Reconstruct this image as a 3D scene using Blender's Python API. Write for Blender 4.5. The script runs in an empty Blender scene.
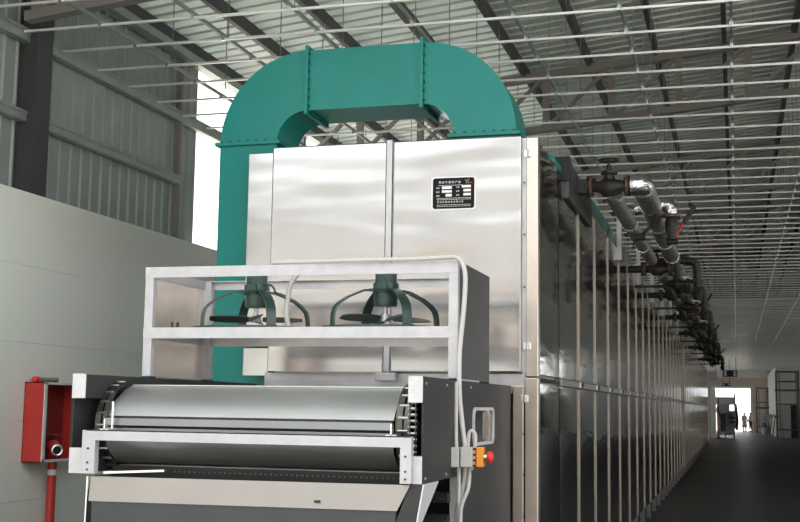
import bpy, bmesh, math, random
from mathutils import Vector, Matrix
random.seed(7)
S = bpy.context.scene
COL = S.collection
PI = math.pi
FL = 0.22            # everything below is laid out with the floor at -FL; the whole hall is lifted by FL at the end

# ---------------------------------------------------------------- camera, sky, exposure
cam = bpy.data.cameras.new('camera')
cam.sensor_width = 36.0
cam.lens = 1185.0 / 800.0 * 36.0
cam.clip_end = 1000
camo = bpy.data.objects.new('camera', cam)
COL.objects.link(camo)
_r = Vector((0.962, 0.272, 0.014)); _f = Vector((-0.271, 0.955, 0.121))
_f.normalize(); _r = (_r - _f * _r.dot(_f)).normalized(); _u = _r.cross(_f)
camo.matrix_world = Matrix(((_r.x, _u.x, -_f.x, 0), (_r.y, _u.y, -_f.y, 0), (_r.z, _u.z, -_f.z, 1.6 + FL), (0, 0, 0, 1)))
S.camera = camo

w = bpy.data.worlds.new('overcast_sky'); S.world = w; w.use_nodes = True
bg = w.node_tree.nodes['Background']
bg.inputs[0].default_value = (0.93, 0.97, 1.0, 1); bg.inputs[1].default_value = 1.0
sun = bpy.data.lights.new('sun', 'SUN'); sun.energy = 3.2; sun.angle = math.radians(0.6); sun.color = (1.0, 0.96, 0.90)
suno = bpy.data.objects.new('sun', sun); COL.objects.link(suno)
suno.rotation_euler = Vector((-0.50, 0.10, 0.86)).to_track_quat('Z', 'Y').to_euler()
S.view_settings.view_transform = 'Standard'
S.view_settings.look = 'None'
S.view_settings.gamma = 1
S.view_settings.use_curve_mapping = False
S.view_settings.exposure = 1.6
S.cycles.use_denoising = True
S.cycles.max_bounces = 10
S.cycles.diffuse_bounces = 6
S.cycles.glossy_bounces = 5

# ---------------------------------------------------------------- materials
M = {}
def mat(name, col, rough=0.5, metal=0.0, var=0.0, vscale=3.0, bump=0.0, bscale=8.0, bstretch=(1, 1, 1), spec=0.5, rvar=0.0, dirt=None):
    m = bpy.data.materials.new(name); m.use_nodes = True
    nt = m.node_tree; b = nt.nodes['Principled BSDF']
    b.inputs['Base Color'].default_value = (*col, 1)
    b.inputs['Roughness'].default_value = rough
    b.inputs['Metallic'].default_value = metal
    b.inputs['Specular IOR Level'].default_value = spec
    tc = nt.nodes.new('ShaderNodeTexCoord')
    if var > 0 or rvar > 0:
        n = nt.nodes.new('ShaderNodeTexNoise'); n.inputs['Scale'].default_value = vscale; n.inputs['Detail'].default_value = 6
        nt.links.new(tc.outputs['Object'], n.inputs['Vector'])
        if var > 0:
            r = nt.nodes.new('ShaderNodeValToRGB')
            r.color_ramp.elements[0].position = 0.3; r.color_ramp.elements[1].position = 0.72
            d = dirt or tuple(c * (1 - var) for c in col)
            r.color_ramp.elements[0].color = (*d, 1)
            r.color_ramp.elements[1].color = (*[min(1, c * (1 + var * 0.5)) for c in col], 1)
            nt.links.new(n.outputs['Fac'], r.inputs['Fac']); nt.links.new(r.outputs['Color'], b.inputs['Base Color'])
        if rvar > 0:
            mr = nt.nodes.new('ShaderNodeMapRange')
            mr.inputs['To Min'].default_value = max(0.02, rough - rvar); mr.inputs['To Max'].default_value = rough + rvar
            nt.links.new(n.outputs['Fac'], mr.inputs['Value']); nt.links.new(mr.outputs['Result'], b.inputs['Roughness'])
    if bump > 0:
        mp = nt.nodes.new('ShaderNodeMapping'); mp.inputs['Scale'].default_value = bstretch
        nt.links.new(tc.outputs['Object'], mp.inputs['Vector'])
        n2 = nt.nodes.new('ShaderNodeTexNoise'); n2.inputs['Scale'].default_value = bscale; n2.inputs['Detail'].default_value = 2
        nt.links.new(mp.outputs['Vector'], n2.inputs['Vector'])
        bp = nt.nodes.new('ShaderNodeBump'); bp.inputs['Strength'].default_value = bump; bp.inputs['Distance'].default_value = 0.05
        nt.links.new(n2.outputs['Fac'], bp.inputs['Height']); nt.links.new(bp.outputs['Normal'], b.inputs['Normal'])
    M[name] = m
    return m
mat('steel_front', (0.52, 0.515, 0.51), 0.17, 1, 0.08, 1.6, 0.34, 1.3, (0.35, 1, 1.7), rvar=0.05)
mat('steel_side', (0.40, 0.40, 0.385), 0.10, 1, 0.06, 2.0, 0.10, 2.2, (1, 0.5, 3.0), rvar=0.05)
mat('edge_trim', (0.30, 0.27, 0.235), 0.35, 1)
mat('joint_tan', (0.62, 0.50, 0.38), 0.45)
mat('steel_trim', (0.62, 0.55, 0.49), 0.30, 1, 0.12, 4.0)
mat('steel_bright', (0.86, 0.86, 0.86), 0.33, 1, 0.08, 5)
mat('steel_chute', (0.34, 0.325, 0.31), 0.38, 1, 0.06, 3)
mat('steel_lip', (0.20, 0.20, 0.195), 0.4, 1, 0.06, 3)
mat('steel_belt', (0.58, 0.58, 0.57), 0.42, 0.9, 0.06, 4, 0.02, 5, (1, 1, 1), rvar=0.05)
mat('steel_mirrored_brown', (0.86, 0.77, 0.70), 0.26, 1, 0.18, 3, 0.06, 3, (1, 1, 2.5))  # brown that the stainless rack side mirrors is put into the colour
mat('steel_dull', (0.50, 0.50, 0.51), 0.42, 0.9, 0.10, 8)
mat('plate_dark', (0.036, 0.036, 0.036), 0.5, 0.0, 0.08, 6, spec=0.25)  # darkness that the stainless housings reflect is put into the colour
mat('plate_mid', (0.075, 0.075, 0.076), 0.42, 0.5, 0.08, 6)  # lighter copy of the dark plate, for the rack side's different reflection
mat('plate_blue', (0.055, 0.062, 0.066), 0.4, 0.4, 0.10, 3)
mat('angle_white', (0.49, 0.485, 0.50), 0.5, 0.2, 0.10, 14)
mat('cap_white', (0.56, 0.56, 0.56), 0.55, 0.0, 0.08, 30)
mat('black_metal', (0.018, 0.018, 0.019), 0.5, 0.3)
mat('chain', (0.10, 0.095, 0.085), 0.4, 0.9, 0.3, 40)
mat('chain_pin', (0.34, 0.33, 0.30), 0.35, 1)
mat('teal', (0.003, 0.225, 0.198), 0.30, 0, 0.08, 2.5, 0.02, 2, spec=0.35)
mat('fan_green', (0.028, 0.060, 0.053), 0.35, 0.0, 0.2, 12)
mat('blade_dark', (0.03, 0.036, 0.034), 0.45, 0.2)
mat('cable_white', (0.50, 0.475, 0.455), 0.5)
mat('box_grey', (0.50, 0.50, 0.46), 0.5, 0, 0.06, 20)
mat('orange', (0.75, 0.28, 0.02), 0.45)
mat('red', (0.50, 0.035, 0.03), 0.42, 0, 0.10, 6)
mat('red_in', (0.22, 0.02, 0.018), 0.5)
mat('red_knob', (0.75, 0.04, 0.03), 0.35)
mat('wall_white', (0.86, 0.88, 0.80), 0.28, 0, 0.02, 0.9, spec=0.4)
mat('clad', (0.30, 0.335, 0.315), 0.5, 0.1, 0.10, 2)
mat('clad_rib', (0.40, 0.43, 0.41), 0.5, 0.1)
mat('roof_sheet', (0.60, 0.66, 0.62), 0.45, 0.1, 0.10, 0.7)
sk_ = mat('added_daylight_sheet', (0.64, 0.68, 0.64), 0.5, 0, 0.08, 2.0)  # translucent sheet added to brighten the roof near the left window
_nt = sk_.node_tree; _tr = _nt.nodes.new('ShaderNodeBsdfTranslucent'); _tr.inputs[0].default_value = (0.86, 0.90, 0.86, 1)
_mx = _nt.nodes.new('ShaderNodeMixShader'); _mx.inputs[0].default_value = 0.21
_nt.links.new(_nt.nodes['Principled BSDF'].outputs[0], _mx.inputs[1]); _nt.links.new(_tr.outputs[0], _mx.inputs[2])
_nt.links.new(_mx.outputs[0], [n for n in _nt.nodes if n.type == 'OUTPUT_MATERIAL'][0].inputs[0])
mat('roof_rib', (0.62, 0.65, 0.62), 0.4, 0.2)
mat('purlin', (0.055, 0.058, 0.06), 0.55, 0.2)  # backlit darkness of the purlins is put into the colour
mat('truss', (0.20, 0.185, 0.175), 0.6, 0.0, 0.1, 4)
mat('post_grey', (0.20, 0.18, 0.175), 0.6)
mat('column', (0.045, 0.045, 0.05), 0.55)
mat('galv', (0.84, 0.86, 0.83), 0.34, 0.5, 0.12, 6)
mat('galv_bright', (0.85, 0.87, 0.85), 0.25, 1)
mat('girt', (0.34, 0.38, 0.375), 0.42, 0.5, 0.10, 5)
mat('wire', (0.25, 0.25, 0.25), 0.5, 0.5)
mat('floor', (0.075, 0.078, 0.075), 0.42, 0, 0.22, 0.5, rvar=0.10, spec=0.35)
mat('ground', (0.54, 0.50, 0.44), 0.9, 0, 0.1, 0.2)
mat('render_grey', (0.50, 0.495, 0.485), 0.8, 0, 0.06, 0.3)
mat('render_dark', (0.16, 0.16, 0.165), 0.6)
mat('render_tan', (0.34, 0.25, 0.17), 0.8, 0, 0.10, 0.3)
mat('beige', (0.62, 0.53, 0.44), 0.7, 0, 0.08, 0.6)
mat('white_paint', (0.68, 0.68, 0.66), 0.6, 0, 0.06, 0.8)
mat('film', (0.40, 0.42, 0.40), 0.30, 0.4, 0.15, 1, 0.5, 1.1, (0.5, 1.6, 1))
mat('scaffold', (0.16, 0.12, 0.09), 0.6, 0.2)
mat('plank', (0.13, 0.10, 0.075), 0.8)
mat('foil', (0.74, 0.74, 0.73), 0.26, 1, 0.10, 8, 0.45, 18)
mat('lagging', (0.38, 0.37, 0.345), 0.40, 0.8, 0.40, 9, 0.6, 20)
mat('iron', (0.045, 0.042, 0.04), 0.5, 0.5, 0.3, 20)
mat('rust', (0.17, 0.095, 0.065), 0.6, 0.4, 0.35, 30)
mat('plate_black', (0.010, 0.010, 0.012), 0.6, spec=0.15)
mat('print_white', (0.85, 0.85, 0.85), 0.5)
mat('print_green', (0.15, 0.55, 0.10), 0.5)
mat('print_red', (0.75, 0.12, 0.18), 0.5)
mat('glass_dark', (0.06, 0.06, 0.06), 0.08, 0, spec=0.6)
mat('skin', (0.50, 0.31, 0.23), 0.6)
mat('hair', (0.015, 0.012, 0.01), 0.6)
mat('cloth_pink', (0.72, 0.56, 0.52), 0.85)
mat('cloth_white', (0.75, 0.74, 0.74), 0.85)
mat('cloth_dark', (0.06, 0.06, 0.08), 0.85)
mat('machine_grey', (0.42, 0.44, 0.44), 0.5, 0.1, 0.1, 3)
mat('nozzle_green', (0.20, 0.30, 0.26), 0.5)
mat('blue', (0.10, 0.16, 0.35), 0.5)
mat('hose_orange', (0.65, 0.30, 0.18), 0.6)
# the insulated roof shows the thin wire mesh that carries its lining
def add_mesh_lines(m, sx, sy, col):
    nt = m.node_tree; b = nt.nodes['Principled BSDF']
    tc = nt.nodes.new('ShaderNodeTexCoord'); br = nt.nodes.new('ShaderNodeTexBrick')
    br.offset = 0; br.inputs['Scale'].default_value = 1; br.inputs['Mortar Size'].default_value = 0.006
    br.inputs['Brick Width'].default_value = sx; br.inputs['Row Height'].default_value = sy
    nt.links.new(tc.outputs['Object'], br.inputs['Vector'])
    mx = nt.nodes.new('ShaderNodeMixRGB'); mx.inputs[2].default_value = (*col, 1)
    src = b.inputs['Base Color'].links[0].from_socket
    nt.links.new(src, mx.inputs[1]); nt.links.new(br.outputs['Fac'], mx.inputs[0]); nt.links.new(mx.outputs[0], b.inputs['Base Color'])
add_mesh_lines(M['roof_sheet'], 0.30, 50.0, (0.36, 0.38, 0.36))

# ---------------------------------------------------------------- mesh helpers
class MB:
    def __init__(s): s.v = []; s.f = []
    def add(s, vs, fs):
        n = len(s.v); s.v += [tuple(v) for v in vs]; s.f += [tuple(i + n for i in f) for f in fs]; return s
    def box(s, x0, x1, y0, y1, z0, z1):
        return s.add([(x0,y0,z0),(x1,y0,z0),(x1,y1,z0),(x0,y1,z0),(x0,y0,z1),(x1,y0,z1),(x1,y1,z1),(x0,y1,z1)],
                     [(0,3,2,1),(4,5,6,7),(0,1,5,4),(1,2,6,5),(2,3,7,6),(3,0,4,7)])
    def bar(s, p0, p1, wd, ht, up=(0, 0, 1)):       # square bar between two points
        p0 = Vector(p0); p1 = Vector(p1); d = (p1 - p0).normalized(); up = Vector(up)
        sd = d.cross(up)
        if sd.length < 1e-4: sd = d.cross(Vector((1, 0, 0)))
        sd.normalize(); u = sd.cross(d)
        a = sd * wd / 2; b = u * ht / 2
        vs = [p0-a-b, p0+a-b, p0+a+b, p0-a+b, p1-a-b, p1+a-b, p1+a+b, p1-a+b]
        return s.add(vs, [(3,2,1,0),(4,5,6,7),(0,1,5,4),(1,2,6,5),(2,3,7,6),(3,0,4,7)])
    def tube(s, pts, r, n=10, caps=True, flat=None):
        pts = [Vector(p) for p in pts]; rs = r if isinstance(r, (list, tuple)) else [r] * len(pts)
        rings = []; prev = None
        for i, p in enumerate(pts):
            d = (pts[min(i+1, len(pts)-1)] - pts[max(i-1, 0)]).normalized()
            if prev is None:
                a = d.cross(Vector((0, 0, 1)))
                if a.length < 1e-3: a = d.cross(Vector((1, 0, 0)))
            else:
                a = prev - d * prev.dot(d)
            a.normalize(); prev = a; b = d.cross(a)
            rings.append([p + (a * math.cos(2*PI*k/n) + b * math.sin(2*PI*k/n)) * rs[i] for k in range(n)])
        vs = [v for g in rings for v in g]; fs = []
        for i in range(len(pts) - 1):
            for k in range(n):
                fs.append((i*n+k, i*n+(k+1) % n, (i+1)*n+(k+1) % n, (i+1)*n+k))
        if caps:
            fs.append(tuple(reversed(range(n)))); fs.append(tuple((len(pts)-1)*n+k for k in range(n)))
        return s.add(vs, fs)
    def cyl(s, p0, p1, r, n=16, r1=None): return s.tube([p0, p1], [r, r if r1 is None else r1], n)
    def torus(s, c, ax, R, r, n=20, m=6):
        c = Vector(c); ax = Vector(ax).normalized(); a = ax.orthogonal().normalized(); b = ax.cross(a)
        vs = []; fs = []
        for i in range(n):
            d = a * math.cos(2*PI*i/n) + b * math.sin(2*PI*i/n)
            for k in range(m): vs.append(c + d * (R + r*math.cos(2*PI*k/m)) + ax * r*math.sin(2*PI*k/m))
        for i in range(n):
            for k in range(m): fs.append((i*m+k, ((i+1) % n)*m+k, ((i+1) % n)*m+(k+1) % m, i*m+(k+1) % m))
        return s.add(vs, fs)
    def sweep(s, prof, a, b, ax='y'):               # closed profile pushed along an axis; prof in (x,z) for y, (y,z) for x, (x,y) for z
        n = len(prof)
        def p(q, t): return {'y': (q[0], t, q[1]), 'x': (t, q[0], q[1]), 'z': (q[0], q[1], t)}[ax]
        vs = [p(q, a) for q in prof] + [p(q, b) for q in prof]
        fs = [(i, (i+1) % n, n+(i+1) % n, n+i) for i in range(n)] + [tuple(reversed(range(n))), tuple(range(n, 2*n))]
        return s.add(vs, fs)
    def quad(s, a, b, c, d, t):                     # thick plate on a quadrilateral
        a, b, c, d = map(Vector, (a, b, c, d)); nn = (b-a).cross(d-a).normalized() * t
        return s.add([a, b, c, d, a-nn, b-nn, c-nn, d-nn], [(0,1,2,3),(7,6,5,4),(0,4,5,1),(1,5,6,2),(2,6,7,3),(3,7,4,0)])
    def strip(s, pts, wdir, wd, t):                 # flat bent bar: centre line pts, width direction, thickness
        pts = [Vector(p) for p in pts]; wv = Vector(wdir).normalized() * wd / 2; vs = []; fs = []
        for i, p in enumerate(pts):
            d = (pts[min(i+1, len(pts)-1)] - pts[max(i-1, 0)]).normalized()
            nn = d.cross(wv).normalized() * t / 2
            vs += [p-wv-nn, p+wv-nn, p+wv+nn, p-wv+nn]
        for i in range(len(pts)-1):
            for k in range(4): fs.append((i*4+k, i*4+(k+1) % 4, (i+1)*4+(k+1) % 4, (i+1)*4+k))
        fs.append((3,2,1,0)); e = (len(pts)-1)*4; fs.append((e, e+1, e+2, e+3))
        return s.add(vs, fs)
    def build(s, name, m, parent=None, smooth=False, bevel=0, origin=None):
        org = Vector(parent_loc(parent)) if parent else Vector(origin or (0, 0, 0))
        me = bpy.data.meshes.new(name)
        me.from_pydata([tuple(Vector(v) - org) for v in s.v], [], s.f)
        bm = bmesh.new(); bm.from_mesh(me); bmesh.ops.recalc_face_normals(bm, faces=bm.faces); bm.to_mesh(me); bm.free()
        me.materials.append(M[m])
        if smooth:
            me.shade_smooth(); me.set_sharp_from_angle(angle=0.65)
        o = bpy.data.objects.new(name, me); COL.objects.link(o)
        if parent: o.parent = parent
        else: o.location = org
        if bevel:
            bv = o.modifiers.new('bevel', 'BEVEL'); bv.width = bevel; bv.segments = 2; bv.limit_method = 'ANGLE'
        return o
def parent_loc(p):
    l = Vector(p.location)
    while p.parent: p = p.parent; l = l + p.location
    return l
def tag(o, label, cat, group=None, kind=None):
    o['label'] = label; o['category'] = cat
    if group: o['group'] = group
    if kind: o['kind'] = kind
    return o
def thing(name, loc, label, cat, group=None, kind=None):
    o = bpy.data.objects.new(name, None); COL.objects.link(o); o.location = loc; o.empty_display_size = 0.2
    return tag(o, label, cat, group, kind)
def part_copy(o, parent, dloc=(0, 0, 0)):
    c = o.copy(); COL.objects.link(c); c.parent = parent; c.location = Vector(o.location) + Vector(dloc); return c
def copy_tree(o, dloc, parent=None):
    c = o.copy(); COL.objects.link(c); c.parent = parent; c.location = Vector(o.location) + Vector(dloc)
    for ch in list(o.children): copy_tree(ch, (0, 0, 0), c)
    return c
def arc(cx, cz, r, a0, a1, n):
    return [(cx + r*math.cos(math.radians(a0 + (a1-a0)*i/n)), cz + r*math.sin(math.radians(a0 + (a1-a0)*i/n))) for i in range(n+1)]
def rrect(x0, x1, z0, z1, r, n=4):
    return (arc(x1-r, z1-r, r, 0, 90, n) + arc(x0+r, z1-r, r, 90, 180, n) + arc(x0+r, z0+r, r, 180, 270, n) + arc(x1-r, z0+r, r, 270, 360, n))

# ================================================================ THE SETTING
YB, YE, RB = 3.2, 108.0, 5.0                  # hall to the far wall; near end opened and roof shortened to admit light
XL, XR, XRIDGE = -6.42, 14.9, 4.25
PITCH = 0.0987
def zroof(x): return 6.05 + PITCH * ((x if x < XRIDGE else 2*XRIDGE - x) + 6.25)

tag(MB().box(XL-0.1, XR+0.1, YB-2, YE+0.3, -FL-0.3, -FL).build('floor', 'floor'), 'dark grey smooth concrete floor of the long hall', 'floor', kind='structure')
tag(MB().box(-150, 150, -150, 260, -FL-0.4, -FL-0.32).build('ground', 'ground'), 'pale bare ground outside around the hall', 'ground', kind='structure')

# ---- unseen building added behind the camera for the steel front to mirror
fb = thing('added_mirror_building', (4, -24, -FL), 'plain grey building added behind the viewer for the steel front to mirror', 'building', kind='structure')
MB().box(-30, 40, -26, -22, 5.2, 10.5).build('upper_storeys', 'render_grey', fb)
MB().box(-30, 40, -22.05, -21.95, 7.5, 8.2).build('mirrored_dark_band', 'render_dark', fb)  # dark stripe added to make a band in the steel front's reflection
MB().box(-30, 40, -26, -22, 3.6, 5.2).build('mirrored_tan_band', 'render_tan', fb)  # tan stripe added to give the steel front a brown reflection
MB().box(-30, 40, -26, -22, -FL-0.32, 3.6).build('ground_storey', 'render_grey', fb)
# ---- left wall
wl = thing('wall_left', (XL, 0, -FL), 'white panelled lower wall with grey ribbed metal cladding above', 'wall', kind='structure')
MB().box(-6.36, -6.225, YB, YE, -FL, 3.475).build('wall_core', 'wall_white', wl)
rows = [(-FL, 0.70), (0.70, 1.415), (1.415, 2.118), (2.118, 2.818), (2.818, 3.49)]
PW = 3.9
ys = [YB + PW*i for i in range(int((YE-YB)/PW)+1)]
pm = {}
for (z0, z1) in rows:
    for i, y in enumerate(ys[:12]):
        k = (z0, z1)
        if k not in pm:
            o = MB().box(-6.226, -6.2, y+0.0014, y+PW-0.0014, z0+0.0012, z1-0.0012).build('wall_panel', 'wall_white', wl); pm[k] = (o, y)
        else:
            part_copy(pm[k][0], wl, (0, y - pm[k][1], 0))
MB().box(-6.226, -6.2, ys[12], YE, -FL, 3.49).build('wall_panel_far', 'wall_white', wl)
# ribbed cladding sheets, each 0.8 wide
def clad_sheet(z0, z1):
    m = MB(); prof = []
    for k in range(4):
        b = k*0.2
        prof += [(b, 0), (b+0.165, 0), (b+0.175, 0.022), (b+0.19, 0.022)]
    prof += [(0.8, 0)]
    n = len(prof)
    vs = [(p[1], p[0], z0) for p in prof] + [(p[1], p[0], z1) for p in prof]
    fs = [(i, i+1, n+i+1, n+i) for i in range(n-1)]
    vs += [(-0.03, 0, z0), (-0.03, 0.8, z0), (-0.03, 0, z1), (-0.03, 0.8, z1)]
    fs += [(2*n, 2*n+2, 2*n+3, 2*n+1)]
    m.add(vs, fs); return m
c0 = clad_sheet(3.3, 6.15).build('cladding_sheet', 'clad', None)
c0.parent = wl
WIN0, WIN1 = 13.2, 31.6
first = True; y = WIN0 - 0.8*12
while y < YE - 0.5:
    if y < WIN0 - 0.01 or WIN1 - 0.01 < y < 66.0 or y > 104.0:  # far gap in the cladding is added to light the hall end
        tgt = (XL, y, 0)
        o = c0 if first else c0.copy()
        if not first: COL.objects.link(o)
        o.location = Vector(tgt) - Vector(wl.location); first = False
    y += 0.8
cc = MB()
for z, hh in ((5.0, 0.075), (4.23, 0.06)):
    for ya, yb in (((YB, YE),) if z > 4.5 else ((YB, 12.62), (WIN1, 66.4))):
        MB().box(-6.39, -6.30, ya, yb, z-hh, z+hh*0.4).build('girt', 'girt', wl, bevel=0.008)
        MB().box(-6.305, -6.29, ya, yb, z+hh*0.2, z+hh*0.62).build('girt_lip', 'girt', wl)
MB().box(-6.36, -6.22, YB, YE, 5.69, 5.78).build('eave_strut', 'girt', wl)
for k in range(17):
    yy = 9.40 + 6.9*(k-1)
    if yy > YE: break
    colm = MB().box(-6.235, -6.212, yy, yy+0.26, -FL+0.0, 5.85).box(-6.41, -6.387, yy, yy+0.26, -FL, 5.85).box(-6.387, -6.235, yy+0.02, yy+0.05, 3.47, 5.85)
    if k in (1, 2, 3) or k > 5: colm.build('column', 'column', wl)
MB().box(-6.37, -6.31, 12.56, 12.62, 3.48, 5.72).build('wind_post', 'post_grey', wl)

# ---- right wall, out of view; its open bays are added to light the hall
wr = thing('wall_right', (XR, 0, -FL), 'low sill and posts along the unseen right side, opened for added light', 'wall', kind='structure')
MB().box(XR-0.2, XR, RB, YE, -FL, 0.7).build('sill_wall', 'white_paint', wr)
MB().box(XR-0.2, XR, RB, YE, 5.3, 6.0).build('eave_beam', 'clad', wr)
MB().box(XR-0.2, XR, 29.0, 62, 0.7, 5.3).box(XR-0.2, XR, 62, YE, 0.7, 3.6).build('closed_bays', 'clad', wr)  # bays shut to keep reflections in the steel sides dark
for k in range(3): MB().box(XR-0.2, XR, 9.62+6.5*k, 9.88+6.5*k, 0.7, 5.3).build('post', 'column', wr)

# ---- back wall with the bright doorway
DX0, DX1, DZ = -1.85, 1.17, 3.50
wb = thing('wall_back', (0, YE, -FL), 'beige end wall around the bright open doorway', 'wall', kind='structure')
MB().box(XL, DX0, YE, YE+0.25, -FL, 6.2).build('wall_section', 'beige', wb)
MB().box(DX1, XR, YE, YE+0.25, -FL, 6.2).build('wall_section', 'beige', wb)
MB().box(DX0, DX1, YE, YE+0.25, DZ, 6.2).build('lintel', 'beige', wb)
MB().box(XL, XR, YE+0.02, YE+0.25, 6.2, 7.4).build('gable', 'white_paint', wb)
MB().box(-6.2, 2.6, YE-1.2, YE-0.9, 4.38, 5.0).build('soffit_beam', 'white_paint', wb)
d1 = thing('door_1', (0.5*(DX0+DX1), YE, -FL), 'tall bright doorway at the far end of the aisle', 'door', kind='structure')
MB().box(DX1, DX1+0.22, YE-0.1, YE, -FL, DZ+0.2).build('door_jamb', 'white_paint', d1)
MB().box(DX0-0.22, DX0, YE-0.1, YE, -FL, DZ+0.2).build('door_jamb', 'white_paint', d1)
MB().box(DX0, DX1, YE-0.1, YE, DZ, DZ+0.2).build('door_head', 'white_paint', d1)

# ---- white partition block on the right of the aisle
wp = thing('wall_partition', (3.0, 92, -FL), 'white partition wall on the right near the far doorway', 'wall', kind='structure')
MB().box(2.72, 9.0, 86.2, 86.4, -FL, 4.62).build('wall_section', 'white_paint', wp)
MB().box(2.62, 2.72, 86.2, YE, -FL, 4.62).build('wall_section', 'white_paint', wp)
MB().box(2.66, 3.02, 85.9, 86.2, -FL, 4.62).build('pier', 'white_paint', wp)

# ---- roof: ribbed sheets, purlins, trusses, hung grid
ce = thing('ceiling', (0, 0, 5.0), 'ribbed metal roof on dark purlins above a hung galvanised grid', 'ceiling', kind='structure')
def roof_sheet(x0, x1, m='roof_sheet'):
    prof = []; W = 1.0
    for k in range(4):
        b = k*0.25; prof += [(b, 0), (b+0.205, 0)]
    prof += [(1.0, 0)]
    n = len(prof); mb = MB(); vs = []; fs = []
    for x in (x0, x1):
        z = zroof(x)
        vs += [(x, p[0], z + p[1]) for p in prof] + [(x, 0, z+0.05), (x, 1.0, z+0.05)]
    q = n + 2
    fs += [(i, i+1, q+i+1, q+i) for i in range(n-1)] + [(n, n+1, q+n+1, q+n), (0, n, q+n, q), (n-1, q+n-1, q+n+1, n+1)]
    return mb.add(vs, fs)
def roof_rib(x0, x1, off):
    mb = MB(); vs = []
    for x in (x0, x1):
        z = zroof(x); vs += [(x, off, z), (x, off+0.012, z-0.022), (x, off+0.033, z-0.022), (x, off+0.045, z)]
    return mb.add(vs, [(0,1,5,4),(1,2,6,5),(2,3,7,6),(3,0,4,7),(0,3,2,1),(4,5,6,7)])
XSK = -2.83                           # eave-side part of some sheets is made translucent to brighten the roof
rs = roof_sheet(-6.55, XRIDGE).build('roof_panel', 'roof_sheet', ce); rsk = roof_sheet(XSK, XRIDGE).build('roof_panel', 'roof_sheet', ce); sky_ = roof_sheet(-6.55, XSK).build('added_daylight_panel', 'added_daylight_sheet', ce); rs2 = roof_sheet(XRIDGE, XR).build('roof_panel', 'roof_sheet', ce)
ribs = MB()
for k in range(4):
    t = roof_rib(-6.5, XRIDGE, k*0.25+0.205); ribs.add(t.v, t.f)
rb = ribs.build('panel_rib', 'roof_rib', None); rb.parent = rs; rb.location = (0, 0, -5.0)
base = rs.location.copy()
for i in range(int(YE-RB)):
    yy = RB + i
    if i == 0: rs.location = base + Vector((0, yy, 0)); rs2.location = base + Vector((0, yy, 0))
    else:
        if 11 <= yy < 20:
            if yy == 11: c = rsk; sk = sky_
            else: c = part_copy(rsk, ce); sk = part_copy(sky_, ce)
            c.location = base + Vector((0, yy, 0)); sk.location = base + Vector((0, yy, 0))
        else: c = part_copy(rs, ce, (0, i, 0))
        r_ = rb.copy(); COL.objects.link(r_); r_.parent = c; r_.location = rb.location
        part_copy(rs2, ce, (0, i, 0))
for k in range(12):
    x = -6.40 + 0.905*k; z = zroof(x)
    prof = [(x-0.035, z-0.026), (x+0.04, z-0.026), (x+0.04, z-0.045), (x-0.017, z-0.045), (x-0.017, z-0.165), (x-0.075, z-0.165), (x-0.075, z-0.185), (x-0.035, z-0.185), (x-0.035, z-0.045)]
    prof = [(x-0.03, z-0.024), (x+0.03, z-0.024), (x+0.03, z-0.185), (x-0.03, z-0.185)]
    MB().sweep(prof, RB, YE).build('purlin', 'purlin', ce)
for k in range(12):
    x = XR - 0.3 - 1.0*k; z = zroof(x)
    MB().box(x-0.03, x+0.03, RB, YE, z-0.185, z-0.01).build('purlin', 'purlin', ce)
def zc(x): return 5.84 + PITCH*(x+6.25)
DEP = 0.755
def add_truss(y, split):
    t = bpy.data.objects.new('truss', None); COL.objects.link(t); t.parent = ce; t.location = (0, y, 0)
    xs = [-6.2 + 0.905*i + 0.1 for i in range(14)]
    ms = []
    ms.append(('top_chord', MB().bar((-6.3, y, zc(-6.3)), (XRIDGE, y, zc(XRIDGE)), 0.14, 0.10)))
    ms.append(('bottom_chord', MB().bar((-6.2, y, zc(-6.2)-DEP), (XRIDGE, y, zc(XRIDGE)-DEP), 0.12, 0.09)))
    for i, x in enumerate(xs):
        if x > XRIDGE: break
        ms.append(('web_post', MB().bar((x, y, zc(x)-DEP), (x, y, zc(x)), 0.09, 0.07, (0, 1, 0))))
        if i+1 < len(xs) and xs[i+1] < XRIDGE:
            ms.append(('web_diagonal', MB().bar((x, y, zc(x)-DEP), (xs[i+1], y, zc(xs[i+1])), 0.05, 0.05)))
    if split:
        for n_, m_ in ms: m_.build(n_, 'truss', t)
    else:
        a = MB()
        for n_, m_ in ms: a.add(m_.v, m_.f)
        a.build('truss_frame', 'truss', t)
    MB().bar((XRIDGE, y, zc(XRIDGE)), (XR-0.1, y, 5.84), 0.14, 0.1).bar((XRIDGE, y, zc(XRIDGE)-DEP), (XR-0.1, y, 5.84-DEP), 0.12, 0.09).build('far_slope_chord', 'truss', t)
for k in range(1, 16):
    y = 9.2 + 6.9*(k-1)
    if y < YE-1: add_truss(y, 1 <= k <= 5)
# hung grid: lateral bars, lengthwise carriers, clips, wires
ZG = 5.0
b0 = MB().sweep([(-0.013, -0.010), (0.013, -0.010), (0.013, 0.010), (-0.013, 0.010)], -6.29, 8.0, 'x').build('ceiling_bar', 'galv', ce)
GB = 9.3 - 0.66*6; nb = int((YE - 1.3 - GB)/0.66)
b0loc = b0.location.copy() + Vector((0, 0, 0))
for i in range(nb):
    o = b0 if i == 0 else part_copy(b0, ce)
    o.location = Vector((0, GB + 0.66*i, ZG - 5.0 + random.uniform(-0.006, 0.006))) + Vector((0, 0, 5.0))
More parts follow.
